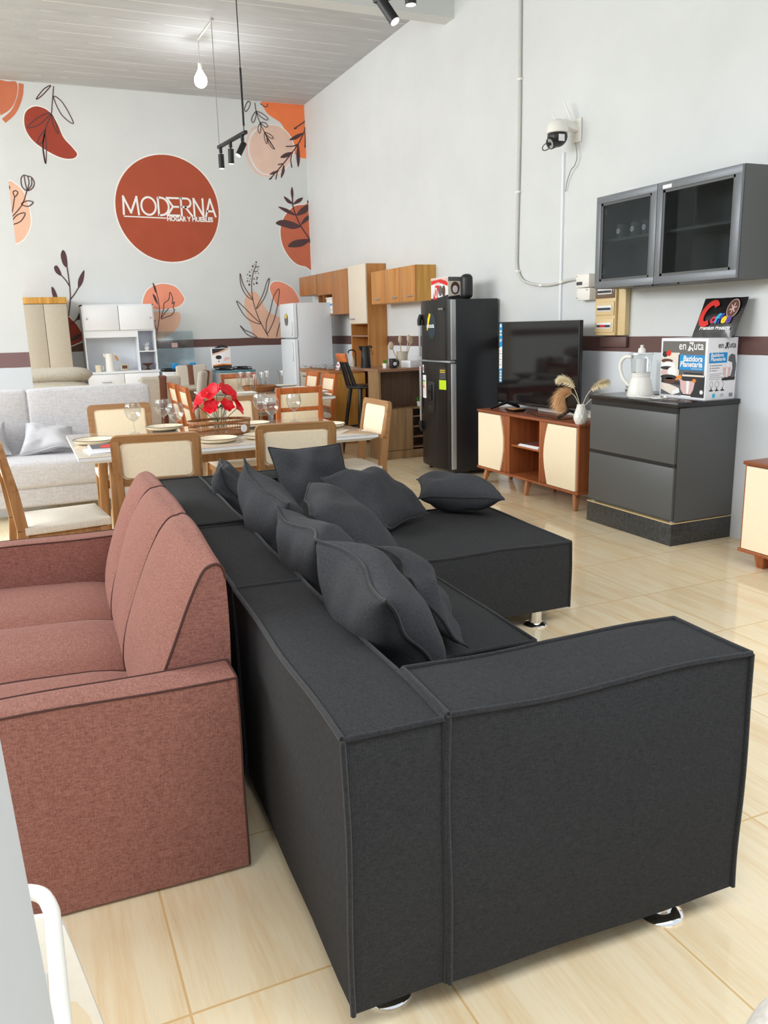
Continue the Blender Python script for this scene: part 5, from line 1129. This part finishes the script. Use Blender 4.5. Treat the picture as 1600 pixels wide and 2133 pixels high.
# ---------------------------------------------------------------- grey base unit with its goods
t = thing('grey_base_unit', 'dark grey two-drawer kitchen base unit with black granite top on a slate plinth', 'cabinet', (3.79, 4.0, 0))
B().box(.022, .522, 0, .875, .16, .905).build('carcass', 'grey_cab', t, smooth=False)
for z0, z1_ in ((.175, .52), (.545, .87)): B().box(0, .021, .006, .869, z0, z1_, .002).build('drawer', 'grey_cab', t)
B().box(.008, .022, .004, .871, .52, .545).box(.008, .022, .004, .871, .87, .905).build('handle_groove', 'black', t)
B().box(-.01, .523, -.012, .885, .908, .94, .004).build('worktop', 'granite', t)
B().box(.0, .523, .0, .88, 0, .148, .002).build('plinth', 'slate', t); B().box(-.002, .523, -.003, .882, .148, .153).build('plinth_edge', 'almond_plastic', t)
for y in (.03, .84): B().cyl((.04, y, .153), (.04, y, .162), .02).build('foot', 'silver', t)
p = FZ(1326, 826, .94); t = thing('blender', 'white jug blender with handle on the granite worktop', 'blender', (p.x+.03, p.y, .9405), math.radians(-10))
B().lathe([(0, 0), (.088, 0), (.09, .012), (.083, .05), (.070, .11), (.060, .135), (0, .135)], seg=32).build('base', 'white_plastic', t, angle=40)
B().cyl((-.062, .055, .05), (-.075, .066, .052), .02, seg=20).build('dial', 'silver', t)
B().lathe([(.05, .136), (.058, .15), (.062, .16), (.072, .285), (.074, .285), (.064, .158), (.058, .136)], seg=32).build('jug', 'clear', t, angle=50)
B().lathe([(.055, .136), (.062, .136), (.064, .165), (.057, .165)], seg=32).build('jug_collar', 'white_plastic', t, angle=50)
B().lathe([(0, .30), (.078, .30), (.080, .286), (.074, .284), (.0, .284)], seg=32).build('lid', 'clear', t, angle=40); B().lathe([(0, .30), (.026, .30), (.024, .325), (.01, .335), (.012, .35), (0, .352)], seg=20).build('lid_cap', 'white_plastic', t, angle=50)
B().tube(smooth([(-.03, .066, .27), (-.06, .12, .265), (-.075, .15, .21), (-.06, .135, .12), (-.03, .08, .06)], 6, False), .013, 10).build('handle', 'white_plastic', t)
B().lathe([(.036, .15), (.036, .26), (.033, .26), (.033, .15)], seg=20).build('filter_sleeve', 'white_gloss', t, angle=50)
t = thing('power_cable', 'white blender cord coiled on the granite worktop', 'cable', (3.90, 4.42, .9445)); B().tube(smooth([(-.02, .10, 0), (-.03, .02, 0), (0, -.05, 0), (.04, -.09, .0), (.06, -.06, .006), (.02, -.04, .006), (-.02, -.09, 0), (.01, -.14, 0), (.05, -.13, 0)], 6, False), .004, 8).build('cord', 'white_plastic', t); B().box(.045, .07, -.145, -.12, -.004, .018, .005).build('plug', 'white_plastic', t)
t = thing('clear_canister', 'clear square plastic canister behind the blender', 'canister', (4.17, 4.52, .9405)); b = B()
for d in (0, .003): b.prism(rrect(-.055+d, .055-d, -.055+d, .055-d, .01, 3), (0, 0, .004*bool(d)), (1, 0, 0), (0, 1, 0), .22)
b.build('body', 'clear', t); B().box(-.058, .058, -.058, .058, .225, .24, .004).build('lid', 'clear', t); B().box(-.056, .056, -.056, .056, 0, .012, .003).build('bottom', 'silver', t)

bx_ = thing('mixer_box', 'large printed carton of a planetary stand mixer on the granite worktop', 'box', (4.03, 4.015, .9405))
BW, BD, BH = .42, .255, .395
B().box(0, BD, 0, BW, 0, BH, .002).build('carton', 'paper_white', bx_)
def A(pts, m_, d, o=(0, 0, 0), nm='front_artwork', f='-x'): return decal(nm, pts, (-.0004 if f == '-x' else 0, 0 if f == '-x' else -.0004, 0), f, m_, bx_, d)
def fl(pts): return [(-BW+p[0]*BW, p[1]*BH) for p in pts]      # front face: 0..1 from its left (far) edge
def fell(cx, cy, rx, ry): return fl([(cx+rx*math.cos(2*PI*k/24), cy+ry*math.sin(2*PI*k/24)) for k in range(24)])
A(fl([(.04, .05), (.95, .05), (.95, .94), (.04, .94)]), 'ink_grey', .0004); A(fl([(.04, .72), (.95, .72), (.95, .95), (.04, .95)]), 'paper_grey', .0006); A(fl([(.40, .48), (.95, .48), (.95, .73), (.40, .73)]), 'ink_blue', .0008)
A(fl([(.04, .36), (.42, .36), (.42, .76), (.04, .76)]), 'ink_cream', .0008); A(fell(.15, .62, .13, .035), 'ink_brown', .0010); A(fell(.18, .54, .15, .07), 'ink_white', .0012); A(fell(.16, .50, .15, .03), 'ink_dark', .0014); A(fell(.27, .44, .10, .08), 'ink_white', .0016); A(fell(.14, .42, .12, .06), 'ink_pink', .0014); A(fell(.20, .35, .18, .04), 'ink_dark', .0018); A(fell(.23, .29, .13, .05), 'ink_brown', .0018)
A(fell(.18, .75, .055, .05), 'ink_red', .0016); A(fell(.10, .73, .06, .05), 'ink_dark', .0012); A(fell(.13, .80, .03, .015), 'ink_green', .0018)
A(fl([(.04, .14), (.30, .05), (.46, .10), (.42, .18), (.22, .23), (.04, .25)]), 'ink_cream', .0012); A(fl([(.30, .06), (.46, .10), (.44, .17), (.30, .12)]), 'ink_white', .0014); A(fl([(.04, .25), (.50, .22), (.50, .28), (.04, .33)]), 'ink_dark', .0010); A(fl([(.36, .30), (.50, .34), (.46, .40), (.36, .36)]), 'ink_orange', .0014)
A(fl([(.50, .04), (.97, .04), (.97, .40), (.90, .44), (.55, .44), (.50, .40)]), 'ink_dark', .0018); A(fl([(.50, .375), (.965, .375), (.965, .405), (.50, .405)]), 'ink_cream', .0020)
A(fl([(.46, .30), (.78, .30), (.75, .16), (.70, .08), (.54, .08), (.48, .16)]), 'ink_pink', .0022); A(fl([(.60, .30), (.66, .30), (.65, .09), (.61, .09)]), 'ink_white', .0024); A(fl([(.42, .34), (.54, .30), (.50, .25)]), 'ink_pink', .0023); A(fell(.76, .31, .04, .03), 'ink_orange', .0024); A(fell(.92, .13, .035, .035), 'ink_white', .0022); A(fl([(.48, .035), (.72, .03), (.70, .055), (.50, .06)]), 'ink_white', .0024)
def wordmark(o, face, size, m_, nm):
    o, ux, uy, nn = frame(o, face); s_ = size
    text('en', s_, tuple(o), face, m_, bx_, nm, bold=s_*.012, sx_=.92, d=.003); text('uta', s_, tuple(o+ux*s_*1.72), face, m_, bx_, nm, bold=s_*.012, sx_=.92, d=.003)
    b = B(); c = o+ux*s_*1.39+uy*s_*.26
    for a, L_ in ((.9, .95), (-.9, .95)):
        for off in (-.11, .11):
            ca, sa = math.cos(a), math.sin(a); pts = [(-L_*s_/2*ca*.7-off*s_*sa, -L_*s_/2*sa-0*off), (L_*s_/2*ca*.7-off*s_*sa, L_*s_/2*sa)]
            if a < 0 and off < 0: continue
            b.ribbon(pts, s_*.13, c, ux, uy, .003)
    b.build(nm, m_, bx_, smooth=False)
wordmark((0, BW*.60, BH*.815), '-x', .076, 'ink_white', 'lettering')
text('seu dia com enxuta', .017, (0, BW*.34, BH*.755), '-x', 'ink_cream', bx_, 'lettering', d=.003) if False else None
text('Batidora', .050, (0, BW*.09, BH*.625), '-x', 'ink_white', bx_, 'lettering', shear=.12, bold=.0016, align='RIGHT', d=.003); text('Planetaria', .050, (0, BW*.09, BH*.535), '-x', 'ink_white', bx_, 'lettering', shear=.12, bold=.0016, align='RIGHT', d=.003)
A(fl([(.68, .50), (.91, .50), (.91, .508), (.68, .508)]), 'ink_cream', .0012)
def S(pts, m_, d): return A([(p[0]*BD, p[1]*BH) for p in pts], m_, d, nm='side_artwork', f='-y')
def sell(cx, cy, rx, ry): return [(cx+rx*math.cos(2*PI*k/20), cy+ry*math.sin(2*PI*k/20)) for k in range(20)]
wordmark((BD*.33, 0, BH*.84), '-y', .053, 'ink_grey', 'side_lettering')
S([(.06, .60), (.66, .60), (.66, .765), (.06, .765)], 'ink_blue', .0008)
text('Batidora', .032, (BD*.10, 0, BH*.70), '-y', 'ink_white', bx_, 'side_lettering', shear=.12, bold=.001, d=.002); text('Planetaria', .032, (BD*.10, 0, BH*.635), '-y', 'ink_white', bx_, 'side_lettering', shear=.12, bold=.001, d=.002)
for k in range(3): S([(.10, .55-.04*k), (.13, .55-.04*k), (.13, .565-.04*k), (.10, .565-.04*k)], 'ink_grey', .0008); S([(.16, .553-.04*k), (.5-.08*k, .553-.04*k), (.5-.08*k, .562-.04*k), (.16, .562-.04*k)], 'ink_grey', .0008)
for k in range(4): S([(.10, .42-.028*k), (.55-.1*(k % 2), .42-.028*k), (.55-.1*(k % 2), .425-.028*k), (.10, .425-.028*k)], 'ink_grey', .0008)
S([(.52, .31), (.95, .31), (.97, .36), (.80, .38), (.52, .35)], 'ink_dark', .0008); S([(.80, .36), (.95, .36), (.98, .55), (.92, .72), (.80, .74), (.72, .70), (.70, .62), (.84, .60), (.86, .50)], 'ink_grey', .0010); S([(.54, .52), (.80, .52), (.78, .40), (.72, .36), (.60, .36), (.56, .42)], 'ink_pink', .0014); S([(.64, .51), (.70, .51), (.69, .37), (.65, .37)], 'ink_white', .0016); S([(.66, .62), (.74, .62), (.72, .52), (.68, .52)], 'ink_white', .0012)
for k in range(3):
    cx = .18+.19*k; S(sell(cx, .155, .07, .012), 'ink_dark', .0010); S([(cx-.015, .155), (cx+.015, .155), (cx+.012, .20), (cx-.012, .20)], 'ink_dark', .0010)
    b = B(); b.ribbon([(p[0]*BD, p[1]*BH) for p in (sell(cx, .255, .045+.02*(k == 1), .05) if k < 2 else [(cx, .19), (cx+.04, .26), (cx, .31), (cx-.02, .28)])], .002, (0, 0, 0), (1, 0, 0), (0, 0, 1), .0014, k < 2); b.build('side_artwork', 'ink_grey', bx_, smooth=False)
text('CE', .022, (BD*.50, 0, BH*.055), '-y', 'ink_dark', bx_, 'side_lettering', d=.0012); S(sell(.28, .07, .05, .04), 'ink_cyan', .0008)
for k in range(7): S([(.80+.018*k, .04), (.80+.018*k+(.006, .011)[k % 2], .04), (.80+.018*k+(.006, .011)[k % 2], .10), (.80+.018*k, .10)], 'ink_grey', .0008)

t = thing('coffee_bag', 'shiny black coffee bag with colourful Coffee lettering standing on the mixer carton', 'bag', (4.175, 4.13, 1.3365), 0)
ax = Vector((0, -1, 0)); ay = Vector((.085, -.02, .25)).normalized(); an = ax.cross(ay).normalized(); b = B(); g = []; CW, CH = .36, .265
def CP(u, v, off=0.):
    k = max(0, (1-(2*u-1)**4)*(1-(2*v-1)**2)); return ax*(u-.5)*CW+ay*v*CH+an*(.02*k+off)
for i in range(17): g.append([b.bm.verts.new(CP(i/16, j/12)+wob(Vector((i*.3, j*.3, 1)), .0018, 1.5)) for j in range(13)])
for i in range(16):
    for j in range(12): b.bm.faces.new((g[i][j], g[i+1][j], g[i+1][j+1], g[i][j+1]))
h_ = []
for i in range(17): h_.append([g[i][j] if i in (0, 16) or j in (0, 12) else b.bm.verts.new(CP(i/16, j/12)-an*.045*(1-(2*(i/16)-1)**4)*(1-(2*(j/12)-1)**2)) for j in range(13)])
for i in range(16):
    for j in range(12): b.bm.faces.new((h_[i][j], h_[i][j+1], h_[i+1][j+1], h_[i+1][j]))
o = b.build('pouch', 'foil', t, angle=80)
def ctext(body, size, u, v, m_, shear=.2, bold=.004, sx_=1.): return text(body, size, tuple(CP(u, v, .005)), (tuple(ax), tuple(ay)), m_, t, 'lettering', shear, bold, 'LEFT', sx_, .001)
b = B(); o_ = CP(.29, .58, .005); arc = [(.052*math.cos(a)+.015*math.sin(a), .072*math.sin(a)) for a in [math.radians(40+k*14) for k in range(20)]]
b.ribbon(arc, .038, o_, ax, ay, .0012); b.build('lettering', 'ink_red', t, smooth=False)
for ch, u, m_ in (('o', .37, 'ink_crimson'), ('f', .48, 'ink_cyan'), ('f', .55, 'ink_indigo'), ('e', .62, 'ink_yellow'), ('e', .73, 'ink_purple')): ctext(ch, .085, u, .345, m_)
ctext('Premium Products', .037, .16, .18, 'ink_white', .12, .0012, .92)
b = B(); b.ribbon([(.0, 0), (.23, 0)], .002, CP(.15, .13, .003), ax, ay, .001); b.build('printed_rule', 'ink_grey', t, smooth=False)
cz = CP(.80, .70, .004); b = B(); b.prism(ell(0, 0, .045, .058), cz, ax, ay, .003); b.build('oval_emblem', 'ink_brown', t, smooth=False); b = B(); b.ribbon(ell(0, 0, .046, .059), .004, cz, ax, ay, .0035, True)
for a in range(3): b.ribbon([(-.028*math.cos(a*1.05+.3), -.036*math.sin(a*1.05+.3)), (.028*math.cos(a*1.05+.3), .036*math.sin(a*1.05+.3))], .007, cz, ax, ay, .0036)
b.build('emblem_outline', 'ink_pink', t, smooth=False)

# ---------------------------------------------------------------- glazed wall cabinet
wc = thing('glazed_wall_cabinet', 'grey wall cabinet with two smoked glass doors above the mixer carton', 'cabinet', (3.985, 3.785, 1.69))
L_, D_, H_ = 1.335, .328, .645
b = B(); b.box(.02, D_, 0, .018, 0, H_).box(.02, D_, L_-.018, L_, 0, H_).box(.02, D_, .018, L_-.018, 0, .018).box(.02, D_, .018, L_-.018, H_-.018, H_).box(D_-.012, D_, .018, L_-.018, .018, H_-.018)
b.build('carcass', 'grey_cab', wc, smooth=False); b = B(); b.box(.05, D_-.014, .019, L_-.019, .328, .346); b.build('shelf', 'grey_cab', wc, smooth=False)
B().box(.08, D_-.013, .70, .718, .019, H_-.019).build('divider', 'dark_inside', wc, smooth=False)
for y0, y1, hy in ((.002, .705, .60), (.709, L_-.002, .80)):
    fwid = .05; b = B(); b.box(-.002, .019, y0, y1, .002, fwid+.002, .002).box(-.002, .019, y0, y1, H_-fwid-.002, H_-.002, .002).box(-.002, .019, y0, y0+fwid, fwid, H_-fwid, .002).box(-.002, .019, y1-fwid, y1, fwid, H_-fwid, .002)
    d = b.build('door', 'grey_frame', wc); b = B()
    b.box(.004, .017, y0+fwid-.002, y1-fwid+.002, fwid, fwid+.018).box(.004, .017, y0+fwid-.002, y1-fwid+.002, H_-fwid-.018, H_-fwid).box(.004, .017, y0+fwid-.002, y0+fwid+.018, fwid, H_-fwid).box(.004, .017, y1-fwid-.018, y1-fwid+.002, fwid, H_-fwid); b.build('inner_frame', 'grey_cab', d, smooth=False)
    B().box(.008, .012, y0+fwid, y1-fwid, fwid, H_-fwid).build('glass_pane', 'smoked', d, smooth=False)
    B().box(-.004, .016, hy-.12 if hy < .7 else hy-.08, hy+.10, -.008, .003, .001).build('handle', 'black', d)
B().box(-.0035, -.002, .575, .655, H_-.045, H_-.022).build('sticker', 'paper_white', wc, smooth=False)
for z in (.10, .52): B().box(.03, .06, L_-.045, L_-.018, z, z+.05, .006).build('hinge', 'silver', wc)
for k, (y, x, lab) in enumerate(((1.176, .115, 'grey mug with round white badge behind glass, farthest left on the shelf'), (1.028, .115, 'grey mug with round white badge behind glass, middle of the three'), (.92, .125, 'grey mug with round white badge behind glass, right of the three'))):
    q = coffee_mug(lab, (3.985+x, 3.785+y, 1.69+.3465), 'badge mugs in the glazed cabinet', 'grey_cab', True, '-x')
t = thing('glass_ashtray', 'clear glass dish on the top board inside the left glazed door', 'dish', (4.12, 4.66, 2.245)) if False else None

# ---------------------------------------------------------------- electrical things on the right wall
p0, p1 = WR(1218, 575), WR(1245, 622)
t = thing('meter_box', 'white plastic electrical box at the wall left of the glazed cabinet', 'electrical box', (XR-.04, 5.585, 1.725)); B().box(-.05, .039, -.085, .085, .0, .105, .006).box(-.04, .039, -.085, .085, -.10, -.005, .006).build('housing', 'white_plastic', t); B().box(-.054, -.05, -.0, .07, .02, .045).build('window', 'breaker_dark', t, smooth=False)
for y, z in ((.07, .09), (.07, -.08), (-.06, -.02)): B().cyl((-.049, y, z), (-.053, y, z), .005).build('screw', 'silver', t)
t = thing('breaker_panel', 'cream breaker panel with rows of switches below the glazed cabinet', 'electrical box', (XR, 5.285, 1.345))
B().box(-.05, -.001, -.185, .115, 0, .42, .008).box(-.075, -.05, -.10, .145, .0, .42, .01).build('housing', 'almond_plastic', t)
for z0, dark in ((.285, 1), (.155, 0), (.025, 0)):
    mdl = B().box(-.083, -.075, -.09, .135, z0, z0+.105, .006).build('cover', 'window_plastic' if dark else 'almond_plastic', t)
    B().box(-.088, -.083, -.065, .105, z0+.03, z0+.075, .002).build('switch_row', 'white_gloss', mdl)
    b = B(); c_ = B()
    for k in range(8):
        (c_ if (z0 < .1 and 2 < k < 6) else b).box(-.094, -.088, -.058+.02*k, -.043+.02*k, z0+.04, z0+.058, .001)
    b.build('switches', 'breaker_dark', mdl, smooth=False)
    if z0 < .1: c_.build('red_switches', 'ink_red', mdl, smooth=False)
    else: c_.bm.free()
t = thing('junction_cover', 'brown-painted junction cover set in the brown stripe under the breaker panel', 'electrical box', (XR, 5.265, 1.255)); B().box(-.03, -.001, -.16, .155, 0, .084, .008).build('cover', plain('brown_cover', col(100, 72, 66), .5), t)

t = thing('cable_conduit', 'pale cable conduit dropping down the right wall and curving to the meter box', 'conduit', (XR, 6.64, 2.0))
pts = [WR(*q) for q in ((1089, -60), (1088, 0), (1087, 120), (1086, 260), (1083, 400), (1080, 520), (1080, 552), (1084, 570), (1094, 585), (1115, 592), (1140, 594), (1165, 590), (1190, 583), (1219, 580))]
base = Vector((XR, 6.64, 2.0)); P_ = smooth([(q.x-base.x-.018, q.y-base.y, q.z-base.z) for q in pts], 6, False)
B().tube(P_, .013, 8).build('cable', 'conduit', t); B().tube([q+Vector((-.006, .008, 0)) for q in P_[:44]], .005, 6).build('wire', 'cable_grey', t)
for k in (14, 24, 40, 58, 68): B().obox(P_[k], .028, .045, .018).build('clip', 'white_plastic', t)
t = thing('cable_trunking', 'thin white vertical cable trunking below the security camera', 'trunking', (XR, 5.98, 1.4)); a = WR(1176, 318); c_ = WR(1168, 676)
B().bar((-.008, a.y-5.98, a.z-1.4), (-.008, c_.y-5.98, c_.z-1.4), .015, .028).build('trunking', 'white_matt', t)
sc_ = thing('security_camera', 'white dome security camera with black eyeball and antennas on the right wall', 'security camera', (XR, 5.83, 2.93))
B().box(-.02, -.001, -.075, .03, -.07, .11, .008, 3).build('wall_plate', 'white_plastic', sc_); B().bar((-.01, -.02, .03), (-.14, .0, .075), .06, .05, .07, .04, bev=.008).build('arm', 'white_plastic', sc_)
B().lathe([(0, .10), (.04, .097), (.072, .075), (.085, .03), (.088, .0), (.084, -.004), (0, -.004)], (-.17, .02, .0), 28).build('dome', 'white_plastic', sc_, angle=50)
B().sphere((-.17, .02, -.03), .08, 1, 1, .95).build('yoke', 'black', sc_, angle=80); B().cyl((-.17, .02, -.05), (-.243, .012, -.085), .052, .045, 24).build('eyeball', 'black', sc_, angle=40)
B().cyl((-.243, .012, -.085), (-.2445, .012, -.0857), .038, seg=24).build('led_ring', 'silver', sc_); B().cyl((-.2445, .012, -.0857), (-.25, .0115, -.0885), .014, seg=20).build('lens', 'black_gloss', sc_)
B().box(-.215, -.16, -.064, -.062, -.075, -.025).build('sticker', 'paper_white', sc_, smooth=False)
B().tube([(-.15, .05, .08), (-.16, .115, .17)], [.008, .006], 8).build('antenna', 'white_plastic', sc_); B().tube([(-.06, -.03, .07), (-.08, .06, .24)], [.009, .007], 8).build('antenna', 'white_plastic', sc_)
B().tube(smooth([(-.19, .07, -.05), (-.22, .13, -.07), (-.22, .15, -.10), (-.22, .11, -.115), (-.20, .05, -.10)], 6, False), .004, 6).build('wire_loop', 'black', sc_)
B().tube(smooth([(-.03, -.03, -.07), (-.03, -.055, -.17), (-.03, -.03, -.24), (-.03, .02, -.27), (-.02, .08, -.34), (-.015, .11, -.42)], 6, False), .004, 6).build('wire', 'cable_grey', sc_)

# ---------------------------------------------------------------- lights hung from the ceiling
q = at(412, 80, 2, ZC); q2 = at(443, 38, 2, ZC)
t = thing('bulb_pendant', 'glowing bare bulb hanging on a pale cord from the ceiling', 'lamp', (q.x, q.y, ZC))
d = (q2-q); B().tube([(0, 0, 0), (0, 0, -.26)], .006, 6).tube([(d.x, d.y, -.012), (0, 0, -.012)], .012, 6).build('cord', 'conduit', t); B().cyl((0, 0, -.26), (0, 0, -.33), .022, .024).build('socket', 'white_plastic', t)
B().lathe([(0, -.515), (.035, -.508), (.062, -.485), (.074, -.445), (.066, -.40), (.042, -.36), (.026, -.33), (0, -.33)], seg=28).build('bulb', 'bulb', t, angle=80)
ld = bpy.data.lights.new('bulb_light', 'POINT'); ld.energy = 14; ld.shadow_soft_size = .08; lo = bpy.data.objects.new('bulb_light', ld); lo.location = (q.x, q.y, ZC-.72); C.objects.link(lo)
def spot(parent, y, tilt, yaw=0., s_=1.):
    R_ = Matrix.Rotation(yaw, 4, 'Z') @ Matrix.Rotation(tilt, 4, 'X'); T = lambda p: tuple((R_ @ Vector(p))*s_+Vector((0, y, -.095*s_)))
    b = B(); b.cyl((0, y, -.0), (0, y, -.05*s_), .018*s_).cyl((0, y, -.05*s_), (0, y, -.10*s_), .008*s_); n_ = b.build('joint', 'black_metal', parent)
    b = B(); b.cyl(T((0, 0, .03)), T((0, 0, -.115)), .031*s_, seg=24); h = b.build('spotlight', 'black_metal', parent)
    B().cyl(T((0, 0, -.1145)), T((0, 0, -.117)), .026*s_, seg=24).build('lens', 'spot_glow', h)
A_ = Vector((2.275, 9.50, 3.40)); E_ = Vector((2.375, 8.70, 3.41)); t = thing('track_light', 'black track light with three spots hung on wires from the ceiling', 'lamp', A_, math.atan2(-(E_.x-A_.x), E_.y-A_.y)); LT = (E_-A_).length
B().box(-.018, .018, 0, LT, -.0, .032, .003).build('rail', 'black_metal', t)
for y, ti, ya in ((.06, 0, 0), (.36, -.08, 0), (.70, -.55, 1.7)): spot(t, y, ti, ya)
B().cyl((0, .03, .03), (0, .03, ZC-3.40), .004, seg=6).build('wire', 'cable_grey', t); B().cyl((0, LT-.05, .085), (0, LT-.05, .62), .011, seg=10).cyl((0, LT-.05, .03), (0, LT-.05, ZC-3.40), .005, seg=8).build('rod', 'black_metal', t)
Q = at(780, 1, 1, 4.80); t = thing('track_light', 'black track light with two large spots at the top edge of the picture', 'lamp', Q)
E2 = Vector((.34, -.52, 0)); B().bar((0, 0, 0), E2*1.6, .036, .032, ref=(1, .6, 0), bev=.003).build('rail', 'black_metal', t)
for P0, P1, k in ((at(797, 6, 1, 4.72)-Q, at(823, 45, 1, 4.66)-Q, .10), (at(854, -30, 1, 4.45)-Q, at(856, 10, 1, 4.45)-Q, .44)):
    d = (P1-P0).normalized(); top = P1-d*.145; h = B().cyl(top, P1, .031, seg=28).build('spotlight', 'black_metal', t)
    B().cyl(P1-d*.001, P1+d*.0015, .027, seg=28).build('lens', 'spot_glow', h); B().tube([E2*k, E2*k+Vector((0, 0, -.03)), top+d*.04], .010, 8).build('joint', 'black_metal', t)
for k in (.3, 1.4): B().cyl(E2*k+Vector((0, 0, .01)), E2*k+Vector((0, 0, ZC-Q.z)), .004, seg=6).build('wire', 'cable_grey', t)
